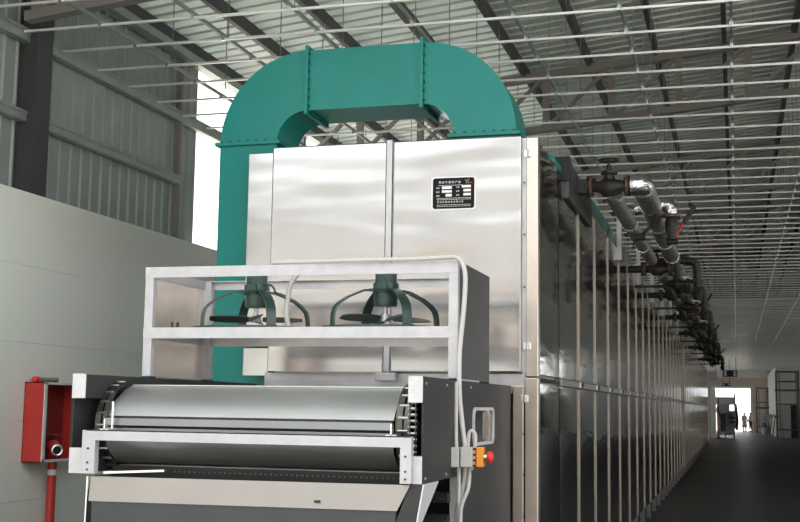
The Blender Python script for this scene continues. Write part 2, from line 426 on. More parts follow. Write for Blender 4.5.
# mesh verts were stored relative to the ceiling origin
clip = MB(); wires = MB(); wiresb = MB()
cx = [-5.5 + 0.92*i for i in range(15)]
for i, x in enumerate(cx):
    MB().box(x-0.012, x+0.012, GB, YE-1.3, ZG+0.016, ZG+0.05).build('carrier_channel', 'girt', ce)
    j = 0
    for k in range(nb):
        yy = GB + 0.66*k
        if 6 < yy < 60 and x < 6:
            clip.box(x-0.016, x+0.016, yy-0.024, yy-0.0, ZG-0.014, ZG+0.03)
        if k % 2 == (i % 2) and 8 < yy < 45 and x < 3:
            wires.box(x-0.004, x+0.004, yy+0.1-0.004, yy+0.1+0.004, ZG+0.06, zroof(x)-0.005)
clip.build('grid_clip', 'galv_bright', ce)['kind'] = 'stuff'
wires.build('hanger_wire', 'wire', ce)['kind'] = 'stuff'
# protective film lying on the far half of the grid
fm = MB(); nx, ny = 26, 90; vs = []; fs = []
for j in range(ny+1):
    for i in range(nx+1):
        x = -6.2 + 16.0*i/nx; y = 38 + (YE-1.5-38)*j/ny
        vs.append((x, y, ZG + 0.085 + 0.035*math.sin(y*2.1 + 1.3*math.sin(x*0.9)) * (0.5 + 0.5*math.sin(x*1.7+y*0.3)) + random.uniform(0, 0.03)))
for j in range(ny):
    for i in range(nx): a = j*(nx+1)+i; fs.append((a, a+1, a+nx+2, a+nx+1))
fo = fm.add(vs, fs).build('ceiling_film', 'film', ce, smooth=True)
sl = fo.modifiers.new('thick', 'SOLIDIFY'); sl.thickness = 0.004; sl.offset = 1

# ================================================================ DRYING OVEN
XM, Y0, ZT, ZS = -1.423, 8.82, 3.655, 1.81
YEND = 63.5
ov = thing('drying_oven', (-2.5, Y0, -FL), 'long stainless steel tunnel drying oven filling the left of the aisle', 'drying oven')
MB().box(-3.60, XM-0.045, Y0+0.10, YEND, 0.03, 3.62).build('body', 'steel_dull', ov)
# front: two big cover panels with a strip between, frame around
fr = 'steel_front'
MB().box(-3.585, -2.622, Y0-0.02, Y0+0.10, 1.845, 3.668).build('front_panel', fr, ov, bevel=0.012)
MB().box(-2.566, -1.545, Y0-0.02, Y0+0.10, 1.855, 3.668).build('front_panel', fr, ov, bevel=0.012)
MB().box(-2.622, -2.566, Y0+0.0, Y0+0.10, 1.80, 3.672).box(-2.618, -2.57, Y0-0.03, Y0, 1.86, 3.68).build('centre_strip', 'steel_dull', ov, bevel=0.004)
MB().box(-2.665, -2.505, Y0-0.09, Y0+0.01, 1.785, 1.848).build('strip_foot', 'steel_dull', ov, bevel=0.006)
MB().box(-3.62, -1.52, Y0+0.02, Y0+0.10, 1.70, 1.85).build('front_rail', 'steel_dull', ov, bevel=0.004)
MB().box(-1.545, -1.512, Y0+0.03, Y0+0.10, 1.80, 3.655).build('frame_strip', 'steel_dull', ov)
MB().box(-1.511, XM+0.004, Y0-0.005, Y0+0.10, 1.825, 3.652).build('corner_strip', 'steel_trim', ov, bevel=0.006)
MB().box(-1.612, -1.528, Y0-0.005, Y0+0.10, -0.15, 1.76).build('corner_strip', 'steel_trim', ov, bevel=0.006)
MB().box(-1.520, XM+0.004, Y0-0.005, Y0+0.10, -0.15, 1.818).build('corner_strip', 'steel_trim', ov, bevel=0.006)
MB().box(-3.62, -1.52, Y0+0.06, Y0+0.10, 0.0, 1.70).build('lower_front_plate', 'plate_dark', ov)
# left return of the front, a little set back
MB().box(-3.87, -3.587, Y0+0.16, Y0+0.20, 2.06, 3.665).build('side_return', fr, ov, bevel=0.006)
MB().box(-3.87, -3.587, Y0+0.16, Y0+0.20, 1.82, 2.05).build('side_return', fr, ov, bevel=0.006)
MB().box(-3.605, -3.59, Y0+0.14, Y0+0.16, 3.40, 3.47).build('latch', 'black_metal', ov)
# latches on the corner strips
for z, x in ((3.52, -1.50), (2.05, -1.505), (1.66, -1.525)):
    lt = MB().box(x-0.025, x+0.032, Y0-0.016, Y0-0.005, z-0.022, z+0.030).build('latch', 'steel_bright', ov, bevel=0.003)
    MB().cyl((x+0.008, Y0-0.024, z-0.024), (x+0.008, Y0-0.024, z+0.032), 0.009, 10).build('hinge_pin', 'steel_dull', lt)
for z in (3.3, 2.9, 2.5, 1.4, 1.1, 0.8):
    MB().cyl((-1.524, Y0-0.012, z), (-1.524, Y0+0.0, z), 0.007, 8).build('rivet', 'iron', ov)
# side door panels, two tiers
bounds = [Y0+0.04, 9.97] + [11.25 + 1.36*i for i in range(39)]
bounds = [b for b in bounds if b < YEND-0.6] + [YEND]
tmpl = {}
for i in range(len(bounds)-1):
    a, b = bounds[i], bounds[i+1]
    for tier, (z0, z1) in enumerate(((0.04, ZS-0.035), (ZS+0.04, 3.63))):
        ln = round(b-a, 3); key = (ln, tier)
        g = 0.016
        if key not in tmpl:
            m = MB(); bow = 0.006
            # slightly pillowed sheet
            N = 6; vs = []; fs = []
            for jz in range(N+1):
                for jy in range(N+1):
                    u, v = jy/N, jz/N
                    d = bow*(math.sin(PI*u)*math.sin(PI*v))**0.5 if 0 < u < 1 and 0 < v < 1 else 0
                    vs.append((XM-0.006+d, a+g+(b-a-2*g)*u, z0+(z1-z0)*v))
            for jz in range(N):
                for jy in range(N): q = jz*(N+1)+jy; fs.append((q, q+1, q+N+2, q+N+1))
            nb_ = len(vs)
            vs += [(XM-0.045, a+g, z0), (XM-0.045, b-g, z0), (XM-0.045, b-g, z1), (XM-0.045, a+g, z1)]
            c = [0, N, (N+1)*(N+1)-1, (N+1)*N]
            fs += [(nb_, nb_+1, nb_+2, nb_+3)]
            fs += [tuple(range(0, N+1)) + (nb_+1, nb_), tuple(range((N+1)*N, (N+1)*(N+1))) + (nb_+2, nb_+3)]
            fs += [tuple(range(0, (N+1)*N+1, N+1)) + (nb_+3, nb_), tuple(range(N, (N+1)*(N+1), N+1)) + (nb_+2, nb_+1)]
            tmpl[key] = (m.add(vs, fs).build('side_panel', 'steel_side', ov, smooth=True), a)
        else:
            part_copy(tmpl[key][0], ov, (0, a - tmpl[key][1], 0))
# bright edge strips between the panels
e0 = None
for i, b in enumerate(bounds[1:-1]):
    for tier, (z0, z1) in enumerate(((0.04, ZS-0.04), (ZS+0.045, 3.60))):
        if i == 0: continue
        key = ('s', tier)
        if key not in tmpl: tmpl[key] = (MB().box(XM-0.03, XM+0.008, b-0.0055, b+0.0055, z0, z1).build('edge_strip', 'edge_trim', ov), b)
        else: part_copy(tmpl[key][0], ov, (0, b - tmpl[key][1], 0))
MB().box(XM-0.03, XM+0.018, 34.2, 34.6, 0.04, 3.63).build('joint_cover', 'joint_tan', ov)
MB().box(XM-0.03, XM+0.012, YEND-0.1, YEND+0.02, 0.0, 3.63).build('joint_cover', 'steel_trim', ov)
MB().box(XM-0.04, XM+0.012, 9.99, YEND, ZS-0.03, ZS+0.032).build('seam_rail', 'edge_trim', ov, bevel=0.004)
MB().box(XM-0.04, XM-0.002, Y0+0.04, 9.99, ZS-0.012, ZS+0.012).build('seam_gap', 'black_metal', ov)
h0 = None
for i, b in enumerate(bounds[2:22]):
    if h0 is None:
        h0 = MB().box(XM+0.012, XM+0.035, b-0.12, b-0.01, ZS-0.028, ZS+0.03).build('door_catch', 'steel_dull', ov, bevel=0.004)
        hk = MB().box(XM+0.034, XM+0.05, b-0.09, b-0.05, ZS-0.022, ZS+0.024).build('catch_slot', 'black_metal', h0); hb = b
        hk.parent = h0
    else:
        c = part_copy(h0, ov, (0, b-hb, 0)); k_ = hk.copy(); COL.objects.link(k_); k_.parent = c
# feet under the side
f0 = None
for i, b in enumerate(bounds[1:]):
    if f0 is None:
        f0 = MB().add([(XM-0.08, b-0.07, 0.04), (XM-0.01, b-0.07, 0.04), (XM-0.01, b+0.07, 0.04), (XM-0.08, b+0.07, 0.04), (XM-0.08, b-0.02, -FL), (XM-0.01, b-0.02, -FL), (XM-0.01, b+0.02, -FL), (XM-0.08, b+0.02, -FL)],
                     [(0,1,2,3),(4,5,6,7),(0,1,5,4),(1,2,6,5),(2,3,7,6),(3,0,4,7)]).build('foot', 'steel_dull', ov); fb = b
    else: part_copy(f0, ov, (0, b-fb, 0))
MB().box(-3.55, XM-0.15, Y0+0.2, YEND, -0.02, 0.03).build('base_pan', 'plate_dark', ov)
# name plate
XA, XB, ZA, ZB = -2.238, -1.910, 3.115, 3.355
npl = MB().sweep(rrect(XA, XB, ZA, ZB, 0.018), Y0-0.026, Y0-0.02).build('name_plate', 'plate_black', ov)
npl['label'] = 'black name plate with white lettering and blank white fields'
MB().sweep(rrect(XA-0.012, XB+0.012, ZA-0.012, ZB+0.012, 0.022), Y0-0.0225, Y0-0.0202).build('plate_border', 'print_white', ov)
def text(s_, x, z, size, m, parent, y=Y0-0.0265, wscale=1.0, sp=1.0):
    cu = bpy.data.curves.new('lettering', 'FONT'); cu.body = s_; cu.size = size; cu.extrude = 0.0004; cu.resolution_u = 2; cu.space_character = sp
    to = bpy.data.objects.new('lettering_tmp', cu); COL.objects.link(to)
    bpy.context.view_layer.update()
    me = bpy.data.meshes.new_from_object(to.evaluated_get(bpy.context.evaluated_depsgraph_get()))
    bpy.data.objects.remove(to)
    me.materials.clear(); me.materials.append(M[m])
    org = parent_loc(parent)
    for v in me.vertices: v.co = Vector((x + v.co.x*wscale, y - v.co.z, z + v.co.y)) - org
    o = bpy.data.objects.new('lettering', me); COL.objects.link(o); o.parent = parent; return o
text('带式干燥机产品', XA+0.045, ZB-0.042, 0.022, 'print_white', npl, sp=1.35)
def fld(u0, u1, v0, v1, nm='blank_field', m='print_white'):
    W_, H_ = XB-XA, ZB-ZA
    return MB().box(XA+u0*W_, XA+u1*W_, Y0-0.0275, Y0-0.0262, ZB-v1*H_, ZB-v0*H_).build(nm, m, npl)
for u0, u1, v0, v1 in ((.22,.46,.27,.36),(.22,.46,.40,.48),(.31,.46,.52,.61),(.70,.92,.25,.33),(.74,.92,.38,.46),(.74,.92,.51,.59)): fld(u0, u1, v0, v1)
for t_, u, v in (('型号', .08, .345), ('编号', .08, .475), ('重量', .08, .60), ('日期', .56, .335), ('功率', .56, .465), ('电压', .56, .59)):
    text(t_, XA+u*(XB-XA), ZB-v*(ZB-ZA), 0.014, 'print_white', npl)
text('食品机械设备有限公司', XA+0.035, ZA+0.046, 0.017, 'print_white', npl, sp=1.5)
for v in (.235, .655, .70, .87, .92):       # lines of print too fine to read
    x = .10 if v > .5 else .13
    while x < (.92 if v > .5 else .7):
        l_ = random.uniform(.02, .06); fld(x, x+l_, v, v+.014, 'fine_print'); x += l_ + .015
for pts, m in (([(.80,.20),(.84,.10),(.88,.06)], 'print_green'), ([(.84,.12),(.80,.10),(.78,.07)], 'print_green'), ([(.86,.22),(.865,.14),(.90,.17)], 'print_red'), ([(.90,.17),(.95,.175)], 'print_red')):
    MB().tube([(XA+u*(XB-XA), Y0-0.027, ZB-v*(ZB-ZA)) for u, v in pts], 0.0028, 6).build('emblem', m, npl)
# housing box, wrapped channel and teal lagging along the top right edge
MB().quad((XM+0.03, 10.35, 3.44), (XM+0.03, 12.1, 3.44), (XM+0.03, 12.1, 3.70), (XM+0.03, 10.35, 3.82), 0.22).build('steam_box', 'plate_mid', ov, bevel=0.008)
MB().box(XM-0.14, XM+0.045, 10.30, 10.38, 3.60, 3.81).build('box_end_plate', 'plate_dark', ov)
for a, b, zz in ((9.82, 10.25, 3.72), (12.2, 14.2, 3.83), (14.3, 17.5, 3.80), (18, 22, 3.74), (22.2, 28, 3.74), (28.2, 40, 3.74), (40.2, 62, 3.74)):
    MB().sweep([(XM-0.55, 3.62), (XM-0.04, 3.62), (XM-0.012, zz-0.02), (XM-0.08, zz+0.03), (XM-0.5, zz+0.03)], a, b).build('heat_cover', 'teal', ov, bevel=0.02)
pp = None
for i, b in enumerate((15.2, 18.3, 21.4, 24.5, 27.6, 30.7)):
    if pp is None:
        pp = MB().box(XM-0.01, XM+0.05, b-0.02, b+0.02, 3.48, 4.16).build('pipe_upright', 'steel_dull', ov); pb = b
    else: part_copy(pp, ov, (0, b-pb, 0))

# ================================================================ TEAL DUCT
dt = thing('exhaust_duct', (-4.0, 9.4, -FL), 'teal painted rectangular duct arching over the stainless oven front', 'duct')
DY0, DY1 = 9.15, 9.64
C1 = (-3.43, 3.79); C2 = (-2.43, 3.79); RO, RI = 0.78, 0.262
o_ = arc(C1[0], C1[1], RO, 180, 90, 18); i_ = arc(C1[0], C1[1], RI, 90, 180, 14)
def curved(outer, inner, name):
    # two arcs of the same count make a clean bent box
    n = 18; m = MB(); vs = []; fs = []
    for k in range(n+1):
        (xo, zo), (xi, zi) = outer[k], inner[k]
        vs += [(xo, DY0, zo), (xo, DY1, zo), (xi, DY1, zi), (xi, DY0, zi)]
    for k in range(n):
        for e in range(4): fs.append((k*4+e, k*4+(e+1) % 4, (k+1)*4+(e+1) % 4, (k+1)*4+e))
    fs += [(0, 1, 2, 3), (n*4, n*4+1, n*4+2, n*4+3)]
    return m.add(vs, fs).build(name, 'teal', dt, smooth=True)
curved(arc(*C1, RO, 180, 90, 18), arc(*C1, RI, 180, 90, 18), 'elbow')
curved(arc(*C2, RO, 90, 0, 18), arc(*C2, RI, 90, 0, 18), 'elbow')
MB().box(C1[0], C2[0], DY0, DY1, C1[1]+RI, C1[1]+RO).build('straight_run', 'teal', dt)
MB().box(C1[0]-RO, C1[0]-RI, DY0, DY1, -FL, C1[1]).build('riser', 'teal', dt)
MB().box(C2[0]+RI, C2[0]+RO, DY0, DY1, 3.63, C2[1]).build('outlet_neck', 'teal', dt)
for x in (C1[0], C2[0]):
    m = MB().box(x-0.014, x+0.014, DY0-0.035, DY1+0.035, C1[1]+RI-0.035, C1[1]+RO+0.035); fl_ = m.build('flange', 'teal', dt)
    bm_ = MB()
    for k in range(7):
        z = C1[1]+RI+0.03+k*0.076; bm_.cyl((x+0.012, DY0-0.02, z), (x+0.026, DY0-0.02, z), 0.009, 8)
        y = DY0+0.03+k*0.072; bm_.cyl((x+0.012, y, C1[1]+RI-0.022), (x+0.026, y, C1[1]+RI-0.022), 0.009, 8)
    bm_.build('flange_bolt', 'iron', fl_)['kind'] = 'stuff'
for x0, x1, z in ((C1[0]-RO, C1[0]-RI, C1[1]), (C2[0]+RI, C2[0]+RO, C2[1]-0.02)):
    fl_ = MB().box(x0-0.035, x1+0.035, DY0-0.035, DY1+0.035, z-0.014, z+0.014).build('flange', 'teal', dt)
    bm_ = MB()
    for k in range(7): bm_.cyl((x0+0.02+k*0.08, DY0-0.02, z+0.012), (x0+0.02+k*0.08, DY0-0.02, z+0.028), 0.009, 8)
    bm_.build('flange_bolt', 'iron', fl_)['kind'] = 'stuff'
MB().box(C2[0]+RI-0.06, C2[0]+RO+0.08, DY0-0.06, DY1+0.08, 3.625, 3.70).build('base_collar', 'plate_dark', dt)

# ================================================================ INFEED CONVEYOR
cv = thing('infeed_conveyor', (-2.69, 6.2, -FL), 'stainless plate conveyor head with dark side housings at the oven mouth', 'conveyor')
HX = ((-3.755, -3.668), (-1.708, -1.626)); HY0, HY1 = 6.22, 8.80
for s, (xa, xb) in zip((-1, 1), HX):
    out, inn = (xa, xb) if s < 0 else (xb, xa)
    tb = MB().box(xa, xb, HY0+0.004, HY1, 1.617, 1.757).build('top_beam', 'plate_dark', cv, bevel=0.003)
    MB().box(xa+0.001, xb-0.001, HY0-0.004, HY0+0.004, 1.617, 1.760).build('end_cap', 'cap_white', tb)
    bb = MB().box(xa, xb, HY0+0.004, HY1, 1.184, 1.330).build('bottom_beam', 'plate_dark', cv, bevel=0.003)
    MB().box(xa+0.001, xb-0.001, HY0-0.004, HY0+0.004, 1.184, 1.330).build('end_cap', 'cap_white', bb)
    MB().box(min(out, out - s*0.008), max(out, out - s*0.008), HY0+0.01, HY1, 1.32, 1.63).build('side_skin', 'plate_dark', cv)
    for y in (6.27, 6.75, 7.4):
        for z in (1.72, 1.21):
            MB().cyl((out + s*0.003, y, z), (out + s*0.010, y, z), 0.008, 8).build('bolt', 'steel_bright', cv)
for x0 in (-3.759, -1.626):         # one smooth outer cover sheet on each side
    MB().box(x0, x0+0.004, 6.226, 7.07, 1.184, 1.757).build('side_cover', 'plate_dark', cv)
    MB().box(x0, x0+0.004, 7.07, 8.80, -FL, 1.757).build('side_cover', 'plate_dark', cv)
# lower side panels with the viewing window on the right
XP = -1.622
win = MB(); ring_o = rrect(7.45, 8.11, 1.35, 1.595, 0.06); ring_i = rrect(7.475, 8.085, 1.37, 1.575, 0.05); n = len(ring_o)
vs = [(XP+0.001, p[0], p[1]) for p in ring_o] + [(XP+0.014, p[0], p[1]) for p in ring_o] + [(XP+0.014, p[0], p[1]) for p in ring_i] + [(XP+0.001, p[0], p[1]) for p in ring_i]
fs = []
for r_ in range(3):
    for k in range(n): fs.append((r_*n+k, r_*n+(k+1) % n, (r_+1)*n+(k+1) % n, (r_+1)*n+k))
wf = win.add(vs, fs).build('window_frame', 'cap_white', cv)
MB().sweep([(p[0], p[1]) for p in ring_i], XP-0.004, XP+0.003, 'x').build('window_pane', 'glass_dark', wf)
MB().box(XP+0.003, XP+0.006, 7.78, 7.95, 1.385, 1.56).build('pane_reflection', 'steel_trim', wf)  # bright strip laid on the pane imitates its reflection
# slats of the plate belt turning round the head drum
XA_, XB_ = -3.60, -1.83
def slat(p0, p1, t=0.006, m='steel_belt', nm='belt_plate', xa=XA_, xb=XB_):
    return MB().quad((xa, *p0), (xb, *p0), (xb, *p1), (xa, *p1), t).build(nm, m, cv, bevel=0.0)
def curved_slat(pts, nm='belt_plate', m='steel_belt', xa=XA_, xb=XB_, t=0.006):
    prof = [(y, z) for y, z in pts] + [(y + t, z) for y, z in reversed(pts)]
    return MB().sweep(prof, xa, xb, 'x').build(nm, m, cv, smooth=True)
curved_slat([(6.655, 1.697), (6.56, 1.672), (6.46, 1.615), (6.405, 1.565), (6.362, 1.513)])
lip = curved_slat([(6.355, 1.517), (6.335, 1.503), (6.325, 1.462)], 'belt_lip', 'steel_lip')
curved_slat([(6.34, 1.446), (6.345, 1.40), (6.375, 1.335), (6.43, 1.28), (6.50, 1.238)])
MB().box(XA_, XB_, 6.36, 6.37, 1.43, 1.475).build('belt_gap_bar', 'black_metal', cv)
for k in range(12):     # the rest of the upper run towards the oven
    y = 6.66 + k*0.18
    slat((y+0.175, 1.70), (y, 1.70))
for k in range(7):
    y = 6.52 + k*0.3; slat((y, 1.225), (y+0.29, 1.225))
drum = MB().cyl((-3.64, 6.62, 1.46), (-1.75, 6.62, 1.46), 0.05, 16).build('head_shaft', 'steel_dull', cv, smooth=True)
# chains and sprockets at both ends
def chain(xc, s):
    sp = MB().cyl((xc-0.012, 6.62, 1.46), (xc+0.012, 6.62, 1.46), 0.215, 24).build('sprocket', 'black_metal', cv)
    ch = MB(); pn = MB(); N = 11; R = 0.262
    for k in range(N):
        a = math.radians(100 + 160*k/(N-1)); y = 6.62 + R*math.cos(a); z = 1.46 + R*math.sin(a)
        a2 = a + math.radians(16); q = (6.62 + R*math.cos(a2), 1.46 + R*math.sin(a2))
        for dx in (-0.024, 0.024): ch.bar((xc+dx, y, z), (xc+dx, *q), 0.006, 0.036, (1, 0, 0))
        pn.cyl((xc-0.029, y, z), (xc+0.029, y, z), 0.009, 8)
    c = ch.build('chain', 'chain', cv); pn.build('chain_roller', 'chain_pin', c)['kind'] = 'stuff'
chain(-3.635, -1); chain(-1.775, 1)
ch = MB(); pn = MB()            # second chain strand inside the right housing
for k in range(9):
    z = 1.345 + k*0.034; ch.box(-1.735, -1.729, 6.335, 6.365, z-0.015, z+0.015); ch.box(-1.70, -1.694, 6.335, 6.365, z-0.015, z+0.015)
    pn.cyl((-1.742, 6.35, z), (-1.69, 6.35, z), 0.010, 8)
c = ch.build('chain', 'chain', cv); pn.build('chain_roller', 'chain_pin', c)['kind'] = 'stuff'
# portal of white angle in front
fb_ = MB().box(-3.62, -1.675, 6.165, 6.172, 1.377, 1.436).box(-3.62, -1.675, 6.165, 6.215, 1.430, 1.436).build('front_bar', 'angle_white', cv)
for xa, xb in ((-3.645, -3.56), (-1.735, -1.673)):
    lg = MB().box(xa, xb, 6.166, 6.214, 1.186, 1.434).build('bar_leg', 'angle_white', cv, bevel=0.002)
    bt = MB()
    for z in (1.21, 1.25, 1.33): bt.cyl((0.5*(xa+xb), 6.158, z), (0.5*(xa+xb), 6.166, z), 0.006, 8)
    bt.build('bolt', 'iron', lg)
for xa, s in ((-3.53, 1), (-1.80, -1)):
    MB().box(xa-0.03, xa+0.03, 6.21, 6.30, 1.436, 1.442).box(xa-0.004, xa+0.004, 6.21, 6.25, 1.436, 1.50).build('bracket', 'steel_bright', cv)
MB().cyl((-3.53, 6.30, 1.44), (-3.53, 6.30, 1.60), 0.008, 8).build('pin_rod', 'steel_bright', cv)
MB().bar((-3.54, 6.25, 1.19), (-3.19, 6.32, 1.207), 0.03, 0.012).build('loose_strap', 'steel_bright', cv)
for k in range(3): pass
# slotted dark bed behind, with a row of bright studs
MB().box(-3.60, -1.75, 6.46, 6.50, 1.13, 1.222).build('bed_rail', 'black_metal', cv)
st = MB()
for k in range(44):
    x = -3.2 + k*0.032; st.box(x, x+0.012, 6.454, 6.46, 1.190, 1.199)
st.build('rail_stud', 'rust', cv)['kind'] = 'stuff'
# collecting chute
MB().quad((-3.60, 6.19, 1.030), (-1.755, 6.19, 1.040), (-1.688, 6.205, 1.178), (-3.602, 6.205, 1.170), 0.005).build('chute_plate', 'steel_chute', cv)
MB().box(-2.22, -2.19, 6.18, 6.20, 1.068, 1.082).build('chute_clip', 'iron', cv)
MB().quad((-1.885, 6.15, 0.62), (-1.68, 6.15, 0.62), (-1.620, 6.215, 1.182), (-1.692, 6.215, 1.180), 0.01).build('chute_cheek', 'plate_dark', cv)
MB().quad((-1.652, 6.18, 0.90), (-1.652, 6.20, 0.90), (-1.612, 6.54, 1.182), (-1.612, 6.215, 1.182), 0.008).build('chute_side', 'cap_white', cv)  # right sheet coloured white for the light falling on that side
MB().quad((-3.62, 6.18, 0.60), (-3.612, 6.18, 1.17), (-3.612, 6.6, 1.17), (-3.62, 6.6, 0.60), 0.008).build('chute_side', 'steel_bright', cv)
MB().box(-3.585, -1.765, 6.20, 6.22, -FL, 1.036).build('belly_sheet', 'plate_blue', cv)
# lower belts glimpsed to the right of the chute
lowz = (0.80, 0.93, 1.06)
for z in lowz:
    MB().box(-3.5, -1.66, 6.95, 7.02, z-0.03, z+0.03).build('lower_belt', 'black_metal', cv)
    s_ = MB()
    for k in range(14): s_.box(-1.95+k*0.022, -1.94+k*0.022, 6.942, 6.95, z-0.012, z+0.0)
    s_.build('belt_stud', 'chain', cv)['kind'] = 'stuff'
MB().box(-3.6, -1.66, 7.3, 7.33, -FL, 1.184).build('inner_bulkhead', 'black_metal', cv)
MB().box(-1.665, -1.622, 7.03, 7.07, -FL, 1.20).build('stand_post', 'angle_white', cv)

# ================================================================ FAN RACK
rk = thing('fan_rack', (-2.69, 7.5, 1.757), 'pale angle-steel rack carrying two fans above the conveyor', 'rack')
RX0, RX1, RY0, RY1, RZ = -3.75, -1.628, 7.05, 8.0, 2.485
for nm, (x0, x1, y0, y1) in {'a': (RX0, RX0+0.06, RY0, RY0+0.05), 'b': (RX1-0.06, RX1, RY0, RY0+0.05), 'c': (RX0, RX0+0.055, RY1-0.05, RY1), 'd': (RX1-0.055, RX1, RY1-0.05, RY1)}.items():
    MB().box(x0, x1, y0, y1, 1.757, RZ).build('post', 'angle_white', rk, bevel=0.003)
    MB().box(x0-0.0, x1+0.0, y0, y1+0.03, 1.757, 1.768).build('foot_plate', 'iron', rk)
bt = MB().box(RX0, RX1, RY0-0.003, RY0+0.003, 2.415, RZ).box(RX0, RX1, RY0, RY0+0.05, RZ-0.005, RZ).build('top_beam', 'angle_white', rk)
MB().box(RX0, RX1, RY0-0.003, RY0+0.003, 2.015, 2.085).box(RX0, RX1, RY0, RY0+0.05, 2.080, 2.086).build('shelf_beam', 'angle_white', rk)
MB().box(RX0, RX1, RY1-0.006, RY1, 2.425, RZ).box(RX0, RX1, RY1-0.05, RY1, RZ-0.006, RZ).build('top_beam', 'steel_dull', rk)
MB().box(RX0, RX1, RY1-0.006, RY1, 2.01, 2.08).build('shelf_beam', 'steel_dull', rk)
for x in (RX0+0.003, RX1-0.009):
    MB().box(x, x+0.006, RY0+0.05, RY1-0.05, 2.42, RZ).build('side_rail', 'steel_dull', rk)
    MB().box(x, x+0.006, RY0+0.05, RY1-0.05, 2.015, 2.085).build('side_rail', 'steel_dull', rk)
# shelf sheet with two round openings
def disc_sheet(xa, xb, ya, yb, z, cx_, cy_, R, t):
    n = 32; outer = []
    for k in range(n):
        a = 2*PI*k/n; dx, dy = math.cos(a), math.sin(a)
        sx = ((xb-cx_)/dx if dx > 0 else (xa-cx_)/dx) if abs(dx) > 1e-9 else 1e9
        sy = ((yb-cy_)/dy if dy > 0 else (ya-cy_)/dy) if abs(dy) > 1e-9 else 1e9
        s_ = min(sx, sy); outer.append((cx_+dx*s_, cy_+dy*s_))
    # make sure the corners are covered
    for cxn, cyn in ((xa, ya), (xb, ya), (xb, yb), (xa, yb)):
        j = min(range(n), key=lambda q: (outer[q][0]-cxn)**2 + (outer[q][1]-cyn)**2); outer[j] = (cxn, cyn)
    inner = [(cx_+R*math.cos(2*PI*k/n), cy_+R*math.sin(2*PI*k/n)) for k in range(n)]
    vs = [(*p, z) for p in outer] + [(*p, z) for p in inner] + [(*p, z-t) for p in inner] + [(*p, z-t) for p in outer]
    fs = [(r_*n+k, r_*n+(k+1) % n, ((r_+1) % 4)*n+(k+1) % n, ((r_+1) % 4)*n+k) for r_ in range(4) for k in range(n)]
    return MB().add(vs, fs)
FC = ((-3.143, 7.5), (-2.222, 7.5))
MX = -2.683
disc_sheet(RX0+0.01, MX, RY0+0.01, RY1-0.01, 2.086, *FC[0], 0.36, 0.004).build('shelf_sheet', 'steel_dull', rk)
disc_sheet(MX, RX1-0.01, RY0+0.01, RY1-0.01, 2.086, *FC[1], 0.36, 0.004).build('shelf_sheet', 'steel_dull', rk)
MB().box(RX1-0.003, RX1+0.003, RY0+0.05, RY1, 1.768, RZ+0.004).build('side_panel', 'plate_mid', rk)
MB().box(RX0-0.003, RX0+0.003, RY0+0.05, RY1, 2.085, 2.425).build('side_panel', 'steel_mirrored_brown', rk)
MB().box(RX0-0.003, RX0+0.003, RY0+0.05, RY1, 1.768, 2.02).build('side_panel', 'steel_mirrored_brown', rk)
for x in (-3.58, -3.54): MB().cyl((x, 7.12, 2.086), (x, 7.12, 2.125), 0.009, 8).build('bolt', 'iron', rk)

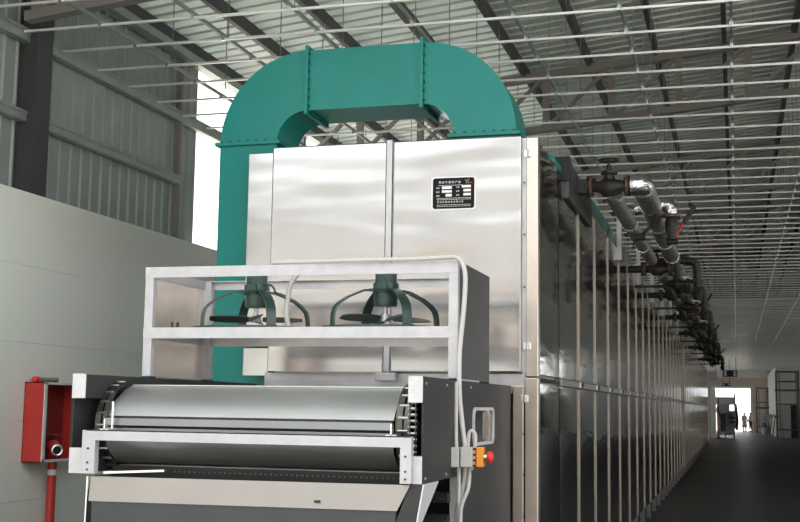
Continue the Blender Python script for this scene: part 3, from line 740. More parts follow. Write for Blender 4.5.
# ================================================================ AXIAL FANS
def make_fan(c, label, blade_rot):
    z0 = 2.088
    t = thing('axial_fan', (c[0], c[1], z0), label, 'fan', 'axial fans on the rack')
    X, Y = c
    MB().tube([(X+0.43*math.cos(2*PI*k/40), Y+0.43*math.sin(2*PI*k/40), z0+0.008) for k in range(41)], 0.008, 6).add(
        [(X+r*math.cos(2*PI*k/40), Y+r*math.sin(2*PI*k/40), z) for r, z in ((0.37, z0), (0.45, z0), (0.45, z0+0.012), (0.37, z0+0.012)) for k in range(40)],
        [(r*40+k, r*40+(k+1) % 40, ((r+1) % 4)*40+(k+1) % 40, ((r+1) % 4)*40+k) for r in range(4) for k in range(40)]).build('base_ring', 'fan_green', t)
    mo = MB()
    prof = [(0.0, 2.475), (0.066, 2.475), (0.072, 2.468), (0.072, 2.405), (0.084, 2.402), (0.086, 2.395), (0.086, 2.345), (0.079, 2.338), (0.079, 2.262), (0.072, 2.248), (0.03, 2.245), (0.0, 2.245)]
    n = 24; vs = []; fs = []
    for r, z in prof:
        for k in range(n): vs.append((X+r*math.cos(2*PI*k/n), Y+r*math.sin(2*PI*k/n), z))
    for i in range(len(prof)-1):
        for k in range(n): fs.append((i*n+k, i*n+(k+1) % n, (i+1)*n+(k+1) % n, (i+1)*n+k))
    m_ = mo.add(vs, fs).build('motor', 'fan_green', t, smooth=True)
    MB().box(X-0.035, X+0.035, Y-0.104, Y-0.078, 2.355, 2.40).build('terminal_box', 'fan_green', m_, bevel=0.004)
    MB().torus((X, Y, 2.338), (0, 0, 1), 0.084, 0.005, 28, 6).build('motor_band', 'fan_green', m_)
    MB().cyl((X, Y, 2.16), (X, Y, 2.25), 0.016, 12).build('shaft', 'steel_dull', t, smooth=True)
    hb_ = MB().cyl((X, Y, 2.150), (X, Y, 2.195), 0.042, 14, 0.03).build('hub', 'steel_dull', t, smooth=True)
    for k in range(4):
        a = math.radians(blade_rot + 90*k); vs = []; fs = []
        N = 6
        for i in range(N+1):
            u = i/N; r = 0.045 + 0.27*u; wd = (0.018 + 0.036*math.sin(PI*min(1, u*0.62+0.12))) * (1 if u < 0.95 else 0.75); tw = math.radians(34 - 14*u)
            for e in (-1, 1):
                lx, ly, lz = r, e*wd*math.cos(tw), e*wd*math.sin(tw)*0.8
                for tt in (-0.003, 0.003):
                    vs.append((X + lx*math.cos(a) - ly*math.sin(a), Y + lx*math.sin(a) + ly*math.cos(a), 2.168 + lz + tt))
        for i in range(N):
            b = i*4; q = b+4
            fs += [(b, b+2, q+2, q), (b+1, q+1, q+3, b+3), (b, q, q+1, b+1), (b+2, b+3, q+3, q+2)]
        fs += [(0, 1, 3, 2), (N*4, N*4+2, N*4+3, N*4+1)]
        MB().add(vs, fs).build('blade', 'blade_dark', t, smooth=True)
    for k in range(4):
        a = math.radians(38 + 90*k); dx, dy = math.cos(a), math.sin(a)
        pts = []
        for r, z in ((0.075, 2.352), (0.12, 2.354), (0.17, 2.345), (0.27, 2.300), (0.325, 2.262), (0.355, 2.228), (0.368, 2.18), (0.372, 2.098)):
            pts.append((X+r*dx, Y+r*dy, z))
        MB().strip(pts, (-dy, dx, 0), 0.062, 0.014).build('support_leg', 'fan_green', t, smooth=True)
        MB().bar((X+0.365*dx, Y+0.365*dy, z0+0.016), (X+0.43*dx, Y+0.43*dy, z0+0.016), 0.05, 0.01).build('leg_foot', 'fan_green', t)
    return t
f1 = make_fan(FC[0], 'dark green axial fan on the rack, left one nearer the white wall', 22)
f2 = make_fan(FC[1], 'dark green axial fan on the rack, right one in front of the oven centre strip', 40)

# ================================================================ CABLES, EMERGENCY STOP
def smooth_path(pts, n=6):
    P = [Vector(p) for p in pts]; out = []
    for i in range(len(P)-1):
        p0, p1, p2, p3 = P[max(i-1, 0)], P[i], P[i+1], P[min(i+2, len(P)-1)]
        for k in range(n):
            t = k/n
            out.append(0.5*((2*p1) + (p2-p0)*t + (2*p0-5*p1+4*p2-p3)*t*t + (3*p1-p0-3*p2+p3)*t**3))
    return out + [P[-1]]
def cable(pts, r, label, nm='cable_conduit', m='cable_white'):
    o = MB().tube(smooth_path(pts), r, 10).build(nm, m, None, smooth=True, origin=pts[-1])
    return tag(o, label, 'cable')
cable([(-2.86, 7.06, 2.502), (-2.5, 7.04, 2.502), (-2.156, 7.03, 2.502), (-1.866, 7.03, 2.503), (-1.70, 7.025, 2.508), (-1.626, 7.02, 2.503), (-1.590, 7.02, 2.456), (-1.576, 7.02, 2.363), (-1.585, 7.02, 2.18), (-1.600, 7.02, 2.028), (-1.608, 7.01, 1.877), (-1.598, 6.98, 1.666), (-1.578, 6.975, 1.488), (-1.560, 6.965, 1.37), (-1.556, 6.965, 1.253), (-1.562, 6.97, 1.165), (-1.592, 6.98, 1.047), (-1.609, 6.98, 0.918), (-1.612, 6.98, 0.3), (-1.61, 6.98, -FL+0.016)], 0.015, 'white conduit running over the rack top and down its right post')
cable([(-1.612, 6.95, 1.745), (-1.612, 6.95, 1.606), (-1.611, 6.95, 1.458), (-1.606, 6.948, 1.341), (-1.59, 6.94, 1.212), (-1.588, 6.94, 1.0), (-1.59, 6.94, 0.4), (-1.59, 6.94, -FL+0.013)], 0.012, 'short grey-white conduit on the dark housing beside the stop box')
cable([(-1.521, 6.975, 1.227), (-1.504, 6.975, 1.344), (-1.499, 6.975, 1.426), (-1.517, 6.975, 1.455), (-1.537, 6.975, 1.437), (-1.542, 6.97, 1.343), (-1.531, 6.965, 1.227), (-1.533, 6.94, 1.122), (-1.568, 6.93, 1.022), (-1.575, 6.93, 0.924), (-1.575, 6.93, 0.4), (-1.57, 6.93, -FL+0.013)], 0.012, 'white conduit looped tightly behind the stop box')
cable([(-2.70, 7.30, 2.497), (-2.738, 7.3, 2.485), (-2.779, 7.3, 2.444), (-2.82, 7.3, 2.379), (-2.838, 7.3, 2.279), (-2.843, 7.3, 2.18), (-2.827, 7.3, 2.105)], 0.017, 'white hose curving down beside the left fan')
cable([(-3.06, 7.44, 2.40), (-2.99, 7.40, 2.385), (-2.95, 7.38, 2.33), (-2.88, 7.36, 2.30), (-2.85, 7.33, 2.28)], 0.007, 'thin dark lead from left fan motor to the hose', m='fan_green')
es = thing('stop_box', (-1.55, 6.93, 1.24), 'grey switch boxes with orange emergency stop on the conveyor side', 'switch box')
MB().box(-1.642, -1.575, 6.88, 6.95, 1.243, 1.360).build('box', 'box_grey', es, bevel=0.006)
MB().box(-1.568, -1.494, 6.875, 6.95, 1.245, 1.362).build('box', 'box_grey', es, bevel=0.006)
MB().box(-1.494, -1.474, 6.885, 6.945, 1.250, 1.358).build('terminal_strip', 'plate_dark', es)
for k in range(3): MB().box(-1.492, -1.478, 6.876, 6.886, 1.262+k*0.032, 1.280+k*0.032).build('screw', 'hose_orange', es)
MB().box(-1.474, -1.432, 6.88, 6.95, 1.248, 1.364).build('stop_housing', 'orange', es, bevel=0.006)
kb = MB().cyl((-1.432, 6.915, 1.307), (-1.41, 6.915, 1.307), 0.017, 14).build('stop_stem', 'steel_bright', es)
MB().tube([(-1.414, 6.915, 1.307), (-1.408, 6.915, 1.307), (-1.392, 6.915, 1.307), (-1.378, 6.915, 1.307)], [0.022, 0.034, 0.036, 0.024], 16).build('stop_button', 'red_knob', es, smooth=True)
MB().box(-1.66, -1.60, 6.94, 6.96, 1.25, 1.35).build('mount', 'steel_dull', es)

# ================================================================ FIRE CABINET ON THE WALL
hc = thing('hydrant_cabinet', (-6.1, 9.8, 1.03), 'red open fire hydrant cabinet on the white wall', 'fire cabinet')
CX0, CX1, CY0, CY1, CZ0, CZ1 = -6.198, -6.0, 9.46, 10.12, 1.045, 1.765
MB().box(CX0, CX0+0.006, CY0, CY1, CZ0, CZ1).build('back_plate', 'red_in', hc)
MB().box(CX0, CX1, CY0, CY0+0.008, CZ0, CZ1).build('side_plate', 'red', hc)
MB().box(CX0, CX1, CY1-0.008, CY1, CZ0, CZ1).build('side_plate', 'red', hc)
MB().box(CX0, CX1, CY0, CY1, CZ1-0.008, CZ1).build('top_plate', 'red', hc)
MB().box(CX0, CX1, CY0, CY1, CZ0, CZ0+0.008).build('bottom_plate', 'red', hc)
MB().box(CX1, CX1+0.012, CY0, CY0+0.045, CZ0, CZ1).box(CX1, CX1+0.012, CY1-0.03, CY1, CZ0, CZ1).box(CX1, CX1+0.012, CY0, CY1, CZ1-0.022, CZ1).box(CX1, CX1+0.012, CY0, CY1, CZ0, CZ0+0.025).build('front_frame', 'white_paint', hc, bevel=0.003)
hv = thing('hydrant_valve', (-6.09, 9.82, -FL), 'red riser pipe with hydrant valve inside the fire cabinet', 'hydrant')
MB().cyl((-6.09, 9.80, -FL), (-6.09, 9.80, CZ0), 0.042, 16).build('riser_pipe', 'red', hv, smooth=True)
MB().cyl((-6.09, 9.80, 0.92), (-6.09, 9.80, 0.97), 0.0425, 16).build('pipe_label', 'white_paint', hv)
MB().tube([(-6.09, 9.80, CZ0+0.009), (-6.09, 9.80, 1.10), (-6.09, 9.80, 1.13), (-6.09, 9.80, 1.20), (-6.09, 9.80, 1.24)], [0.042, 0.042, 0.062, 0.062, 0.03], 16).build('valve_body', 'red', hv, smooth=True)
MB().cyl((-6.09, 9.80, 1.23), (-6.09, 9.80, 1.285), 0.012, 8).build('spindle', 'iron', hv)
MB().torus((-6.09, 9.80, 1.285), (0, 0, 1), 0.065, 0.009, 20, 6).bar((-6.155, 9.80, 1.285), (-6.025, 9.80, 1.285), 0.014, 0.008).bar((-6.09, 9.735, 1.285), (-6.09, 9.865, 1.285), 0.014, 0.008).build('hand_wheel', 'red_in', hv)
MB().tube([(-6.07, 9.78, 1.16), (-6.03, 9.74, 1.155), (-5.985, 9.70, 1.15)], [0.035, 0.038, 0.040], 14).build('outlet', 'red', hv, smooth=True)
ax_ = Vector((0.045, -0.04, -0.005)).normalized(); oc = Vector((-5.985, 9.70, 1.15))
MB().torus(oc, ax_, 0.045, 0.012, 20, 8).build('coupling_ring', 'steel_bright', hv, smooth=True)
MB().cyl(oc, oc + ax_*0.004, 0.034, 16).build('coupling_mouth', 'black_metal', hv)
nz = thing('hose_nozzle', (-6.08, 9.6, CZ1), 'small red and green hose nozzle lying on top of the fire cabinet', 'nozzle')
MB().tube([(-6.13, 9.50, CZ1+0.027), (-6.13, 9.56, CZ1+0.027)], [0.026, 0.026], 14).build('red_end', 'red_knob', nz, smooth=True)
MB().tube([(-6.13, 9.56, CZ1+0.027), (-6.12, 9.70, CZ1+0.027), (-6.11, 9.84, CZ1+0.026)], [0.022, 0.020, 0.024], 14).build('barrel', 'nozzle_green', nz, smooth=True)

# ================================================================ STEAM PIPING
def flange_(m, c, r, t, ax): c = Vector(c); ax = Vector(ax); return m.cyl(c - ax*t/2, c + ax*t/2, r, 18)
def gate_valve(c, sc, label, group, wheel=True):
    X, Y, Z = c
    t = thing('gate_valve', (X, Y, Z), label, 'valve', group)
    k = sc
    MB().tube([(X-0.17*k, Y, Z), (X-0.10*k, Y, Z), (X-0.04*k, Y, Z-0.01*k), (X+0.04*k, Y, Z-0.01*k), (X+0.10*k, Y, Z), (X+0.17*k, Y, Z)], [0.055*k, 0.055*k, 0.095*k, 0.095*k, 0.06*k, 0.06*k], 16).build('body', 'iron', t, smooth=True)
    for s in (-1, 1):
        MB().cyl((X+s*0.165*k, Y, Z), (X+s*0.19*k, Y, Z), 0.105*k, 18).build('flange', 'rust', t)
        MB().cyl((X+s*0.195*k, Y, Z), (X+s*0.215*k, Y, Z), 0.105*k, 18).build('flange', 'iron', t)
        bl = MB()
        for q in range(6):
            a = 2*PI*q/6; bl.cyl((X+s*0.15*k, Y+0.085*k*math.cos(a), Z+0.085*k*math.sin(a)), (X+s*0.225*k, Y+0.085*k*math.cos(a), Z+0.085*k*math.sin(a)), 0.012*k, 6)
        bl.build('flange_bolt', 'chain', t)['kind'] = 'stuff'
    MB().tube([(X, Y, Z+0.05*k), (X, Y, Z+0.12*k), (X, Y, Z+0.125*k), (X, Y, Z+0.15*k), (X, Y, Z+0.155*k), (X, Y, Z+0.22*k)], [0.06*k, 0.055*k, 0.085*k, 0.085*k, 0.035*k, 0.022*k], 14).build('bonnet', 'iron', t, smooth=True)
    MB().cyl((X, Y, Z+0.20*k), (X, Y, Z+0.29*k), 0.010*k, 8).build('stem', 'iron', t)
    if wheel:
        MB().torus((X, Y, Z+0.265*k), (0, 0, 1), 0.095*k, 0.011*k, 24, 6).bar((X-0.09*k, Y, Z+0.262*k), (X+0.09*k, Y, Z+0.262*k), 0.016*k, 0.01*k).bar((X, Y-0.09*k, Z+0.262*k), (X, Y+0.09*k, Z+0.262*k), 0.016*k, 0.01*k).build('hand_wheel', 'iron', t, smooth=True)
    return t
gate_valve((-1.105, 11.0, 3.655), 0.93, 'dark iron gate valve with hand wheel at the near pipe end', 'iron gate valves')
MB().box(-1.41, -1.29, 10.93, 11.07, 3.59, 3.72).build('stub', 'iron', bpy.data.objects['gate_valve'])
# main lagged pipe from the valve, and the thinner one beside it
p1 = thing('lagged_steam_pipe', (-0.78, 14, 3.0), 'thick foil-lagged steam pipe leading away from the first gate valve', 'pipe')
MB().tube(smooth_path([(-0.905, 11.0, 3.655), (-0.86, 11.0, 3.66), (-0.81, 11.03, 3.665), (-0.80, 11.10, 3.67), (-0.81, 11.22, 3.675)], 4), 0.096, 16).build('foil_elbow', 'foil', p1, smooth=True)
MB().cyl((-0.81, 11.22, 3.675), (-0.82, 18.6, 3.685), 0.102, 18).build('lagging', 'lagging', p1, smooth=True)
for y in (12.3, 13.6, 15.0, 16.5): MB().cyl((-0.815, y-0.05, 3.68), (-0.815, y+0.05, 3.68), 0.107, 18).build('foil_band', 'foil', p1, smooth=True)
p2 = thing('lagged_steam_pipe', (-0.98, 13, 3.0), 'thinner grey lagged pipe running below and left of the thick one', 'pipe')
MB().cyl((-1.055, 11.2, 3.535), (-1.04, 15.8, 3.545), 0.075, 16).build('lagging', 'lagging', p2, smooth=True)
MB().tube(smooth_path([(-1.055, 11.2, 3.535), (-1.055, 11.06, 3.54), (-1.055, 11.0, 3.57)], 4), 0.074, 14).build('end_bend', 'lagging', p2, smooth=True)
for y in (12.6, 14.4): MB().cyl((-1.048, y-0.04, 3.54), (-1.048, y+0.04, 3.54), 0.081, 16).build('foil_band', 'foil', p2, smooth=True)
p3 = thing('branch_pipe', (-0.62, 12.6, 3.37), 'short silver foil branch pipe with elbow down to rusty flange', 'pipe')
MB().tube(smooth_path([(-1.0, 12.6, 3.70), (-0.82, 12.6, 3.72), (-0.69, 12.6, 3.735), (-0.635, 12.6, 3.71), (-0.62, 12.6, 3.63)], 5), 0.066, 14).build('foil_elbow', 'foil', p3, smooth=True)
MB().cyl((-0.62, 12.6, 3.60), (-0.62, 12.6, 3.63), 0.092, 16).build('flange', 'rust', p3)
MB().tube([(-0.62, 12.6, 3.60), (-0.62, 12.6, 3.54), (-0.62, 12.6, 3.48), (-0.62, 12.6, 3.37)], [0.05, 0.07, 0.07, 0.04], 12).build('trap_body', 'iron', p3, smooth=True)
def lever(p_low, p_top, label, red=False):
    a = Vector(p_low); b = Vector(p_top); d = b - a
    t = thing('valve_lever', tuple(a), label, 'lever', 'slanting levers along the pipes')
    MB().cyl(a, a + d*0.55, 0.018, 8).build('arm', 'red' if red else 'iron', t)
    MB().bar(a + d*0.5, b, 0.05, 0.045).build('grip', 'black_metal', t, bevel=0.01)
    MB().cyl(a - Vector((0.06, 0, 0)), a + Vector((0.06, 0, 0)), 0.04, 10).build('pivot', 'iron', t)
lever((-0.62, 12.68, 3.36), (-0.38, 12.68, 3.73), 'slanting lever with black grip and red arm by the silver elbow', True)
lever((-0.95, 12.6, 3.40), (-0.72, 12.6, 3.62), 'black grip lever tucked between the two near lagged pipes')
lever((-0.70, 25.9, 3.62), (-0.46, 25.9, 4.05), 'long black lever above the second valve cluster')
lever((-0.66, 34.0, 3.58), (-0.42, 34.0, 3.95), 'black lever midway along the pipe row')
lever((-0.68, 47.4, 3.60), (-0.40, 47.4, 3.95), 'farthest black lever near the end of the pipe row')
# clusters farther along the oven: header, elbow, valves
ord_ = ['second', 'third', 'fourth', 'fifth', 'sixth', 'seventh']
for i, y in enumerate((16.6, 20.5, 25.5, 31.0, 38.0, 47.0)):
    gv = gate_valve((-1.02, y, 3.52), 0.95, f'dark iron gate valve on the pipe row, {ord_[i]} from the near end', 'iron gate valves')
    MB().cyl((-1.415, y, 3.52), (-1.215, y, 3.52), 0.05, 12).build('inlet_pipe', 'iron', gv)
    gate_valve((-0.80, y+0.9, 3.40), 0.85, f'lower small iron valve beside the {ord_[i]} gate valve', 'small iron valves')
    t = thing('pipe_section', (-0.7, y+1, 2.8), f'lagged pipe section with dark elbow after the {ord_[i]} gate valve', 'pipe', 'pipe sections along the oven')
    ye = y + (3.4 if i < 2 else 4.8)
    MB().tube(smooth_path([(-1.1, y+1.6, 3.56), (-0.85, y+1.6, 3.57), (-0.72, y+1.65, 3.57), (-0.68, y+1.8, 3.56), (-0.68, y+2.1, 3.55)], 4) + [Vector((-0.68, ye, 3.55))], 0.075, 12).build('lagging', 'lagging', t, smooth=True)
    MB().tube(smooth_path([(-1.15, y+0.4, 3.66), (-0.75, y+0.4, 3.68), (-0.55, y+0.4, 3.66), (-0.50, y+0.42, 3.55), (-0.50, y+0.42, 3.30)], 4), 0.055, 10).build('drop_pipe', 'iron', t, smooth=True)
    MB().cyl((-0.50, y+0.42, 3.36), (-0.50, y+0.42, 3.41), 0.10, 12).build('flange', 'iron', t)
    MB().tube([(-0.50, y+0.42, 3.30), (-0.50, y+0.42, 3.22), (-0.50, y+0.42, 3.12)], [0.05, 0.085, 0.05], 12).build('trap', 'iron', t, smooth=True)
    MB().bar((-1.40, y+0.9, 3.37), (-0.92, y+0.9, 3.37), 0.04, 0.04).build('bracket', 'purlin', t)
    MB().cyl((-0.95, y+0.5, 3.42), (-0.95, ye, 3.42), 0.05, 10).build('return_pipe', 'iron', t)

# ================================================================ FAR END OF THE AISLE
def scaffold(x0, x1, y0, y1, zt, levels, label, planks):
    t = thing('scaffold', (0.5*(x0+x1), 0.5*(y0+y1), -FL), label, 'scaffold', 'rusty tube scaffolds')
    r = 0.04
    for x in (x0, x1):
        for y in (y0, y1): MB().cyl((x, y, -FL), (x, y, zt), r, 8).build('upright', 'scaffold', t)
    for z in levels:
        for y in (y0, y1): MB().cyl((x0, y, z), (x1, y, z), r*0.9, 8).build('ledger', 'scaffold', t)
        for x in (x0, x1): MB().cyl((x, y0, z), (x, y1, z), r*0.9, 8).build('ledger', 'scaffold', t)
    for z in planks: MB().box(x0-0.1, x1+0.1, y0-0.1, y1+0.1, z, z+0.09).build('platform', 'plank', t)
    for z0, z1 in zip(levels[:-1], levels[1:]):
        MB().cyl((x0+0.18, y0, z0), (x0+0.18, y0, z1), r*0.7, 6).cyl((x1-0.18, y0, z0), (x1-0.18, y0, z1), r*0.7, 6).build('ladder_rail', 'scaffold', t)
        for q in range(1, 4):
            zz = z0 + (z1-z0)*q/4
            MB().cyl((x0, y0, zz), (x0+0.18, y0, zz), r*0.6, 6).cyl((x1-0.18, y0, zz), (x1, y0, zz), r*0.6, 6).build('rung', 'scaffold', t)
    return t
scaffold(2.58, 3.98, 83.0, 84.6, 4.28, (0.35, 2.05, 2.95, 3.55, 4.20), 'near tube scaffold in front of the white partition', (2.92,))
scaffold(1.56, 2.45, 100.0, 101.6, 3.45, (0.3, 1.75, 2.25, 3.40), 'far tube scaffold against the beige end wall', (1.8,))
tag(MB().box(3.55, 3.98, 85.5, 85.85, -FL, 1.95).box(3.53, 4.0, 85.48, 85.87, 1.95, 2.0).box(3.57, 3.76, 85.47, 85.5, -FL+0.1, 1.9).box(3.78, 3.96, 85.47, 85.5, -FL+0.1, 1.9).build('steel_locker', 'plate_dark', origin=(3.76, 85.6, -FL)), 'dark upright locker behind the near scaffold', 'locker')
tag(MB().box(3.06, 3.50, 85.0, 85.5, -FL, 2.0).box(3.04, 3.52, 84.98, 85.52, 2.0, 2.05).box(3.08, 3.48, 84.98, 85.0, -FL+0.08, 1.95).build('white_cabinet', 'white_paint', origin=(3.28, 85.2, -FL)), 'tall white cabinet inside the near scaffold', 'cabinet')
tag(MB().bar((2.42, 97, -FL), (2.50, 97.4, 1.25), 0.35, 0.06, (1, 0, 0)).build('board', 'plank', origin=(2.45, 97.2, -FL)), 'dark board leaning right of the far scaffold', 'board')
for k, lb in enumerate(('left bent brown pipe leaning by the near scaffold foot', 'middle bent brown pipe leaning by the near scaffold foot', 'right bent brown pipe leaning by the near scaffold foot')):
    x = 2.0 + 0.19*k
    tag(MB().tube(smooth_path([(x-0.12, 83.2+0.1*k, -FL+0.03), (x-0.02, 83.2+0.1*k, 0.5), (x+0.05, 83.3+0.1*k, 1.0), (x+0.16, 83.4+0.1*k, 1.35), (x+0.26, 83.5+0.1*k, 1.1)], 4), 0.035, 8).build('bent_pipe', 'scaffold', None, smooth=True, origin=(x, 83.2, -FL)), lb, 'pipe', 'bent pipes by the scaffold')
pf = thing('pedestal_fan', (2.05, 98.5, -FL), 'round pedestal fan in front of the far scaffold', 'fan')
MB().torus((2.05, 98.4, 1.05), (0, 1, 0), 0.33, 0.03, 24, 6).torus((2.05, 98.5, 1.05), (0, 1, 0), 0.33, 0.03, 24, 6).build('cage', 'machine_grey', pf)
MB().cyl((2.05, 98.42, 1.05), (2.05, 98.6, 1.05), 0.12, 14).build('motor', 'machine_grey', pf)
for k in range(3):
    a = 2*PI*k/3; MB().bar((2.05, 98.45, 1.05), (2.05+0.3*math.cos(a), 98.45, 1.05+0.3*math.sin(a)), 0.02, 0.14, (0, 1, 0)).build('blade', 'machine_grey', pf)
MB().cyl((2.05, 98.5, -FL+0.04), (2.05, 98.5, 0.95), 0.03, 8).build('pole', 'scaffold', pf)
MB().cyl((2.05, 98.5, -FL), (2.05, 98.5, -FL+0.05), 0.25, 18).build('base', 'iron', pf)
bk = thing('drum', (2.02, 97.6, -FL), 'blue and white drum standing before the pedestal fan', 'drum')
MB().cyl((2.02, 97.6, -FL), (2.02, 97.6, 0.28), 0.2, 16).build('shell', 'white_paint', bk, smooth=True)
MB().cyl((2.02, 97.6, 0.28), (2.02, 97.6, 0.62), 0.205, 16).build('upper_shell', 'blue', bk, smooth=True)
MB().torus((2.02, 97.6, 0.62), (0, 0, 1), 0.195, 0.015, 16, 6).build('rim', 'iron', bk)
# white control cabinet, filling machine, hanging units beyond the oven
cb = thing('control_cabinet', (-1.45, 80, -FL), 'tall white control cabinet past the end of the oven', 'cabinet')
MB().box(-1.62, -1.30, 80.0, 80.6, -FL, 2.98).build('body', 'white_paint', cb, bevel=0.02)
MB().box(-1.59, -1.33, 79.97, 80.0, 0.1, 2.9).build('door', 'white_paint', cb)
MB().box(-1.37, -1.35, 79.94, 79.97, 1.3, 1.6).build('handle', 'iron', cb)
pm_ = thing('packing_machine', (-0.7, 82, -FL), 'pale grey packing machine on a steel frame beyond the oven', 'machine')
for x in (-1.22, -0.75, -0.2):
    for y in (81.5, 83.0): MB().box(x-0.05, x+0.05, y-0.05, y+0.05, -FL, 1.5).build('leg', 'machine_grey', pm_)
MB().box(-1.40, -0.10, 81.4, 83.1, 1.95, 2.45).build('hopper_box', 'white_paint', pm_, bevel=0.03)
MB().box(-1.30, -0.15, 81.4, 83.1, 1.42, 1.55).build('deck', 'machine_grey', pm_)
MB().box(-1.25, -0.45, 81.45, 82.6, 1.55, 1.95).build('head', 'machine_grey', pm_)
MB().box(-1.28, -0.14, 82.7, 82.9, -0.05, 1.42).build('back_panel', 'machine_grey', pm_)
MB().box(-0.66, -0.18, 81.9, 82.6, 0.0, 0.72).build('side_cover', 'white_paint', pm_)
MB().box(-0.50, -0.10, 81.3, 82.6, 0.75, 0.85).box(-0.50, -0.10, 81.3, 82.6, 1.05, 1.15).build('tray', 'plate_dark', pm_)
MB().box(-1.05, -0.72, 81.42, 82.0, 0.2, 1.35).build('drive_cover', 'plate_blue', pm_)
MB().box(-0.16, -0.06, 81.6, 82.8, 0.4, 2.7).build('side_column', 'machine_grey', pm_)
MB().tube(smooth_path([(-0.02, 81.8, 0.3), (0.03, 81.8, 0.9), (-0.02, 81.8, 1.5), (-0.08, 81.8, 2.0)], 4), 0.09, 8).build('bellows', 'iron', pm_, smooth=True)
sd = thing('hose_stand', (-1.13, 79, -FL), 'orange hose hanging on a dark stand before the packing machine', 'stand')
MB().cyl((-1.13, 79, -FL), (-1.13, 79, 2.35), 0.05, 8).build('pole', 'iron', sd)
MB().box(-1.22, -1.03, 78.95, 79.15, 0.9, 1.5).box(-1.18, -1.06, 78.9, 78.95, 1.0, 1.4).build('motor', 'iron', sd)
MB().tube(smooth_path([(-1.13, 78.93, 2.0), (-1.22, 78.93, 1.6), (-1.14, 78.9, 1.2), (-1.06, 78.9, 0.8), (-1.16, 78.9, 0.4), (-1.22, 78.9, -0.1)], 4), 0.055, 8).build('hose', 'hose_orange', sd, smooth=True)
MB().box(-1.32, -0.95, 78.85, 79.2, -FL, -FL+0.05).build('base', 'iron', sd)
for i, (x0, x1, z0, z1, y, lb) in enumerate(((-0.82, 0.08, 3.75, 4.17, 80, 'upper dark air unit hung from the ceiling past the oven'), (-0.95, -0.35, 3.22, 3.42, 84, 'lower dark air unit hanging above the packing machine'), (-1.95, -1.15, 3.40, 3.95, 76, 'grey sheet-metal duct box just past the oven end'))):
    t = thing('hanging_unit', (0.5*(x0+x1), y, z0), lb, 'air unit', 'units hung past the oven')
    MB().box(x0, x1, y, y+0.9, z0, z1).build('casing', 'plate_dark' if i < 2 else 'machine_grey', t, bevel=0.02)
    for q in range(3 if i < 2 else 0):
        xx = x0 + (x1-x0)*(q+0.5)/3; MB().box(xx-0.09, xx+0.09, y-0.02, y, z0+0.04, z1-0.04).build('grille', 'machine_grey' if q != 1 else 'black_metal', t)
    MB().cyl((x0+0.08, y+0.4, z1), (x0+0.08, y+0.4, 5.0), 0.02, 6).cyl((x1-0.08, y+0.4, z1), (x1-0.08, y+0.4, 5.0), 0.02, 6).build('hanger_rod', 'iron', t)

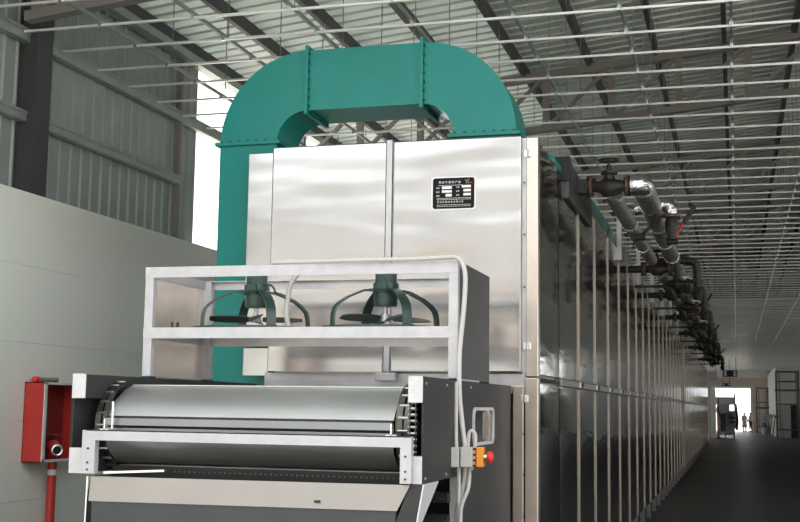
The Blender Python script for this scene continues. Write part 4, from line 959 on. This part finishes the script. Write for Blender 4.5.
# ---- two people standing in the doorway
def skinned(name, pts, edges, rad, m, parent, org):
    me = bpy.data.meshes.new(name); me.from_pydata([Vector(p) for p in pts], edges, [])
    o = bpy.data.objects.new(name + '_tmp', me); COL.objects.link(o)
    sk = o.modifiers.new('skin', 'SKIN'); sk.use_smooth_shade = True
    for i, v in enumerate(me.skin_vertices[0].data):
        v.radius = rad[i] if isinstance(rad[i], tuple) else (rad[i], rad[i]); v.use_root = (i == 0)
    ss = o.modifiers.new('sub', 'SUBSURF'); ss.levels = 1; ss.render_levels = 1
    bpy.context.view_layer.update()
    me2 = bpy.data.meshes.new_from_object(o.evaluated_get(bpy.context.evaluated_depsgraph_get()))
    bpy.data.objects.remove(o)
    me2.materials.clear(); me2.materials.append(M[m]); me2.name = name
    r = bpy.data.objects.new(name, me2); COL.objects.link(r); r.parent = parent
    return r
def person(loc, rz, label, coat, h=1.64):
    t = thing('person', loc, label, 'person', 'people in the far doorway'); t.rotation_euler.z = rz
    k = h/1.7
    J = dict(pelvis=(0, 0, .92), chest=(0, 0, 1.25), neck=(0, .0, 1.45), head=(0, -.01, 1.56), crown=(0, -.01, 1.66),
             sl=(-.17, 0, 1.38), el=(-.24, .02, 1.12), wl=(-.20, -.14, .95), hl=(-.19, -.2, .90), sr=(.17, 0, 1.38), er=(.25, .02, 1.12), wr=(.26, -.04, .86), hr=(.26, -.06, .78),
             pl=(-.09, 0, .86), kl=(-.10, -.02, .48), al=(-.11, .02, .08), tl=(-.12, -.12, .03), pr=(.09, 0, .86), kr=(.10, -.01, .48), ar=(.11, .03, .08), tr=(.12, -.11, .03))
    R_ = dict(pelvis=.13, chest=.14, neck=.055, head=.085, crown=.065, sl=.065, el=.045, wl=.032, hl=.035, sr=.065, er=.045, wr=.032, hr=.035,
              pl=.085, kl=.06, al=.042, tl=.035, pr=.085, kr=.06, ar=.042, tr=.035)
    E_ = [('pelvis','chest'),('chest','neck'),('neck','head'),('head','crown'),('chest','sl'),('sl','el'),('el','wl'),('wl','hl'),('chest','sr'),('sr','er'),('er','wr'),('wr','hr'),('pelvis','pl'),('pl','kl'),('kl','al'),('al','tl'),('pelvis','pr'),('pr','kr'),('kr','ar'),('ar','tr')]
    def grow(name, keys, extra, m):
        ks = [q for q in J if q in keys]; idx = {q: i for i, q in enumerate(ks)}
        return skinned(name, [Vector(J[q])*k for q in ks], [(idx[a], idx[b]) for a, b in E_ if a in idx and b in idx], [(R_[q]+extra)*k for q in ks], m, t, loc)
    grow('body', set(J), 0, 'skin')
    grow('coat' if coat else 'shirt', {'pelvis','chest','sl','el','wl','sr','er','wr'}, .018, 'cloth_pink' if coat else 'cloth_white')
    grow('trousers', {'pelvis','pl','kl','al','pr','kr','ar'}, .012, 'cloth_pink' if coat else 'cloth_dark')
    if coat:
        n = 14; vs = []; fs = []
        for r, ry, z in ((.17, .13, 1.0), (.20, .16, .8), (.24, .19, .5), (.25, .2, .38), (.235, .185, .38), (.16, .12, .98)):
            for q in range(n): vs.append((r*k*math.cos(2*PI*q/n), ry*k*math.sin(2*PI*q/n), z*k))
        for i in range(5):
            for q in range(n): fs.append((i*n+q, i*n+(q+1) % n, (i+1)*n+(q+1) % n, (i+1)*n+q))
        o = MB().add(vs, fs).build('coat_skirt', 'cloth_pink', None, smooth=True); o.parent = t
    hv_ = []; hf = []; n = 14
    for i in range(5):
        ph = PI/2*i/4 - 0.25
        for q in range(n): hv_.append((.093*k*math.cos(ph)*math.cos(2*PI*q/n), (.02 + .10*math.cos(ph)*math.sin(2*PI*q/n))*k, (1.60 + .105*math.sin(ph))*k))
    for i in range(4):
        for q in range(n): hf.append((i*n+q, i*n+(q+1) % n, (i+1)*n+(q+1) % n, (i+1)*n+q))
    o = MB().add(hv_, hf + [tuple(range(4*n, 5*n))]).build('hair', 'hair', None, smooth=True); o.parent = t
    for nm, s in (('shoe', -1), ('shoe', 1)):
        o = MB().box((s*.115-.05)*k, (s*.115+.05)*k, -.16*k, .08*k, 0, .075*k).build(nm, 'cloth_dark', None, bevel=0.02); o.parent = t
    return t
person((0.62, 106.6, -FL), 0.5, 'person in a long pinkish-white coat standing by the doorway', True)
person((1.12, 106.2, -FL), -0.9, 'person in white top and dark trousers facing the other person', False)

# ---------------------------------------------------------------- lift the hall so that the floor lies at zero
for o in list(S.objects):
    if o.parent is None and o.type not in ('CAMERA', 'LIGHT'): o.location.z += FL
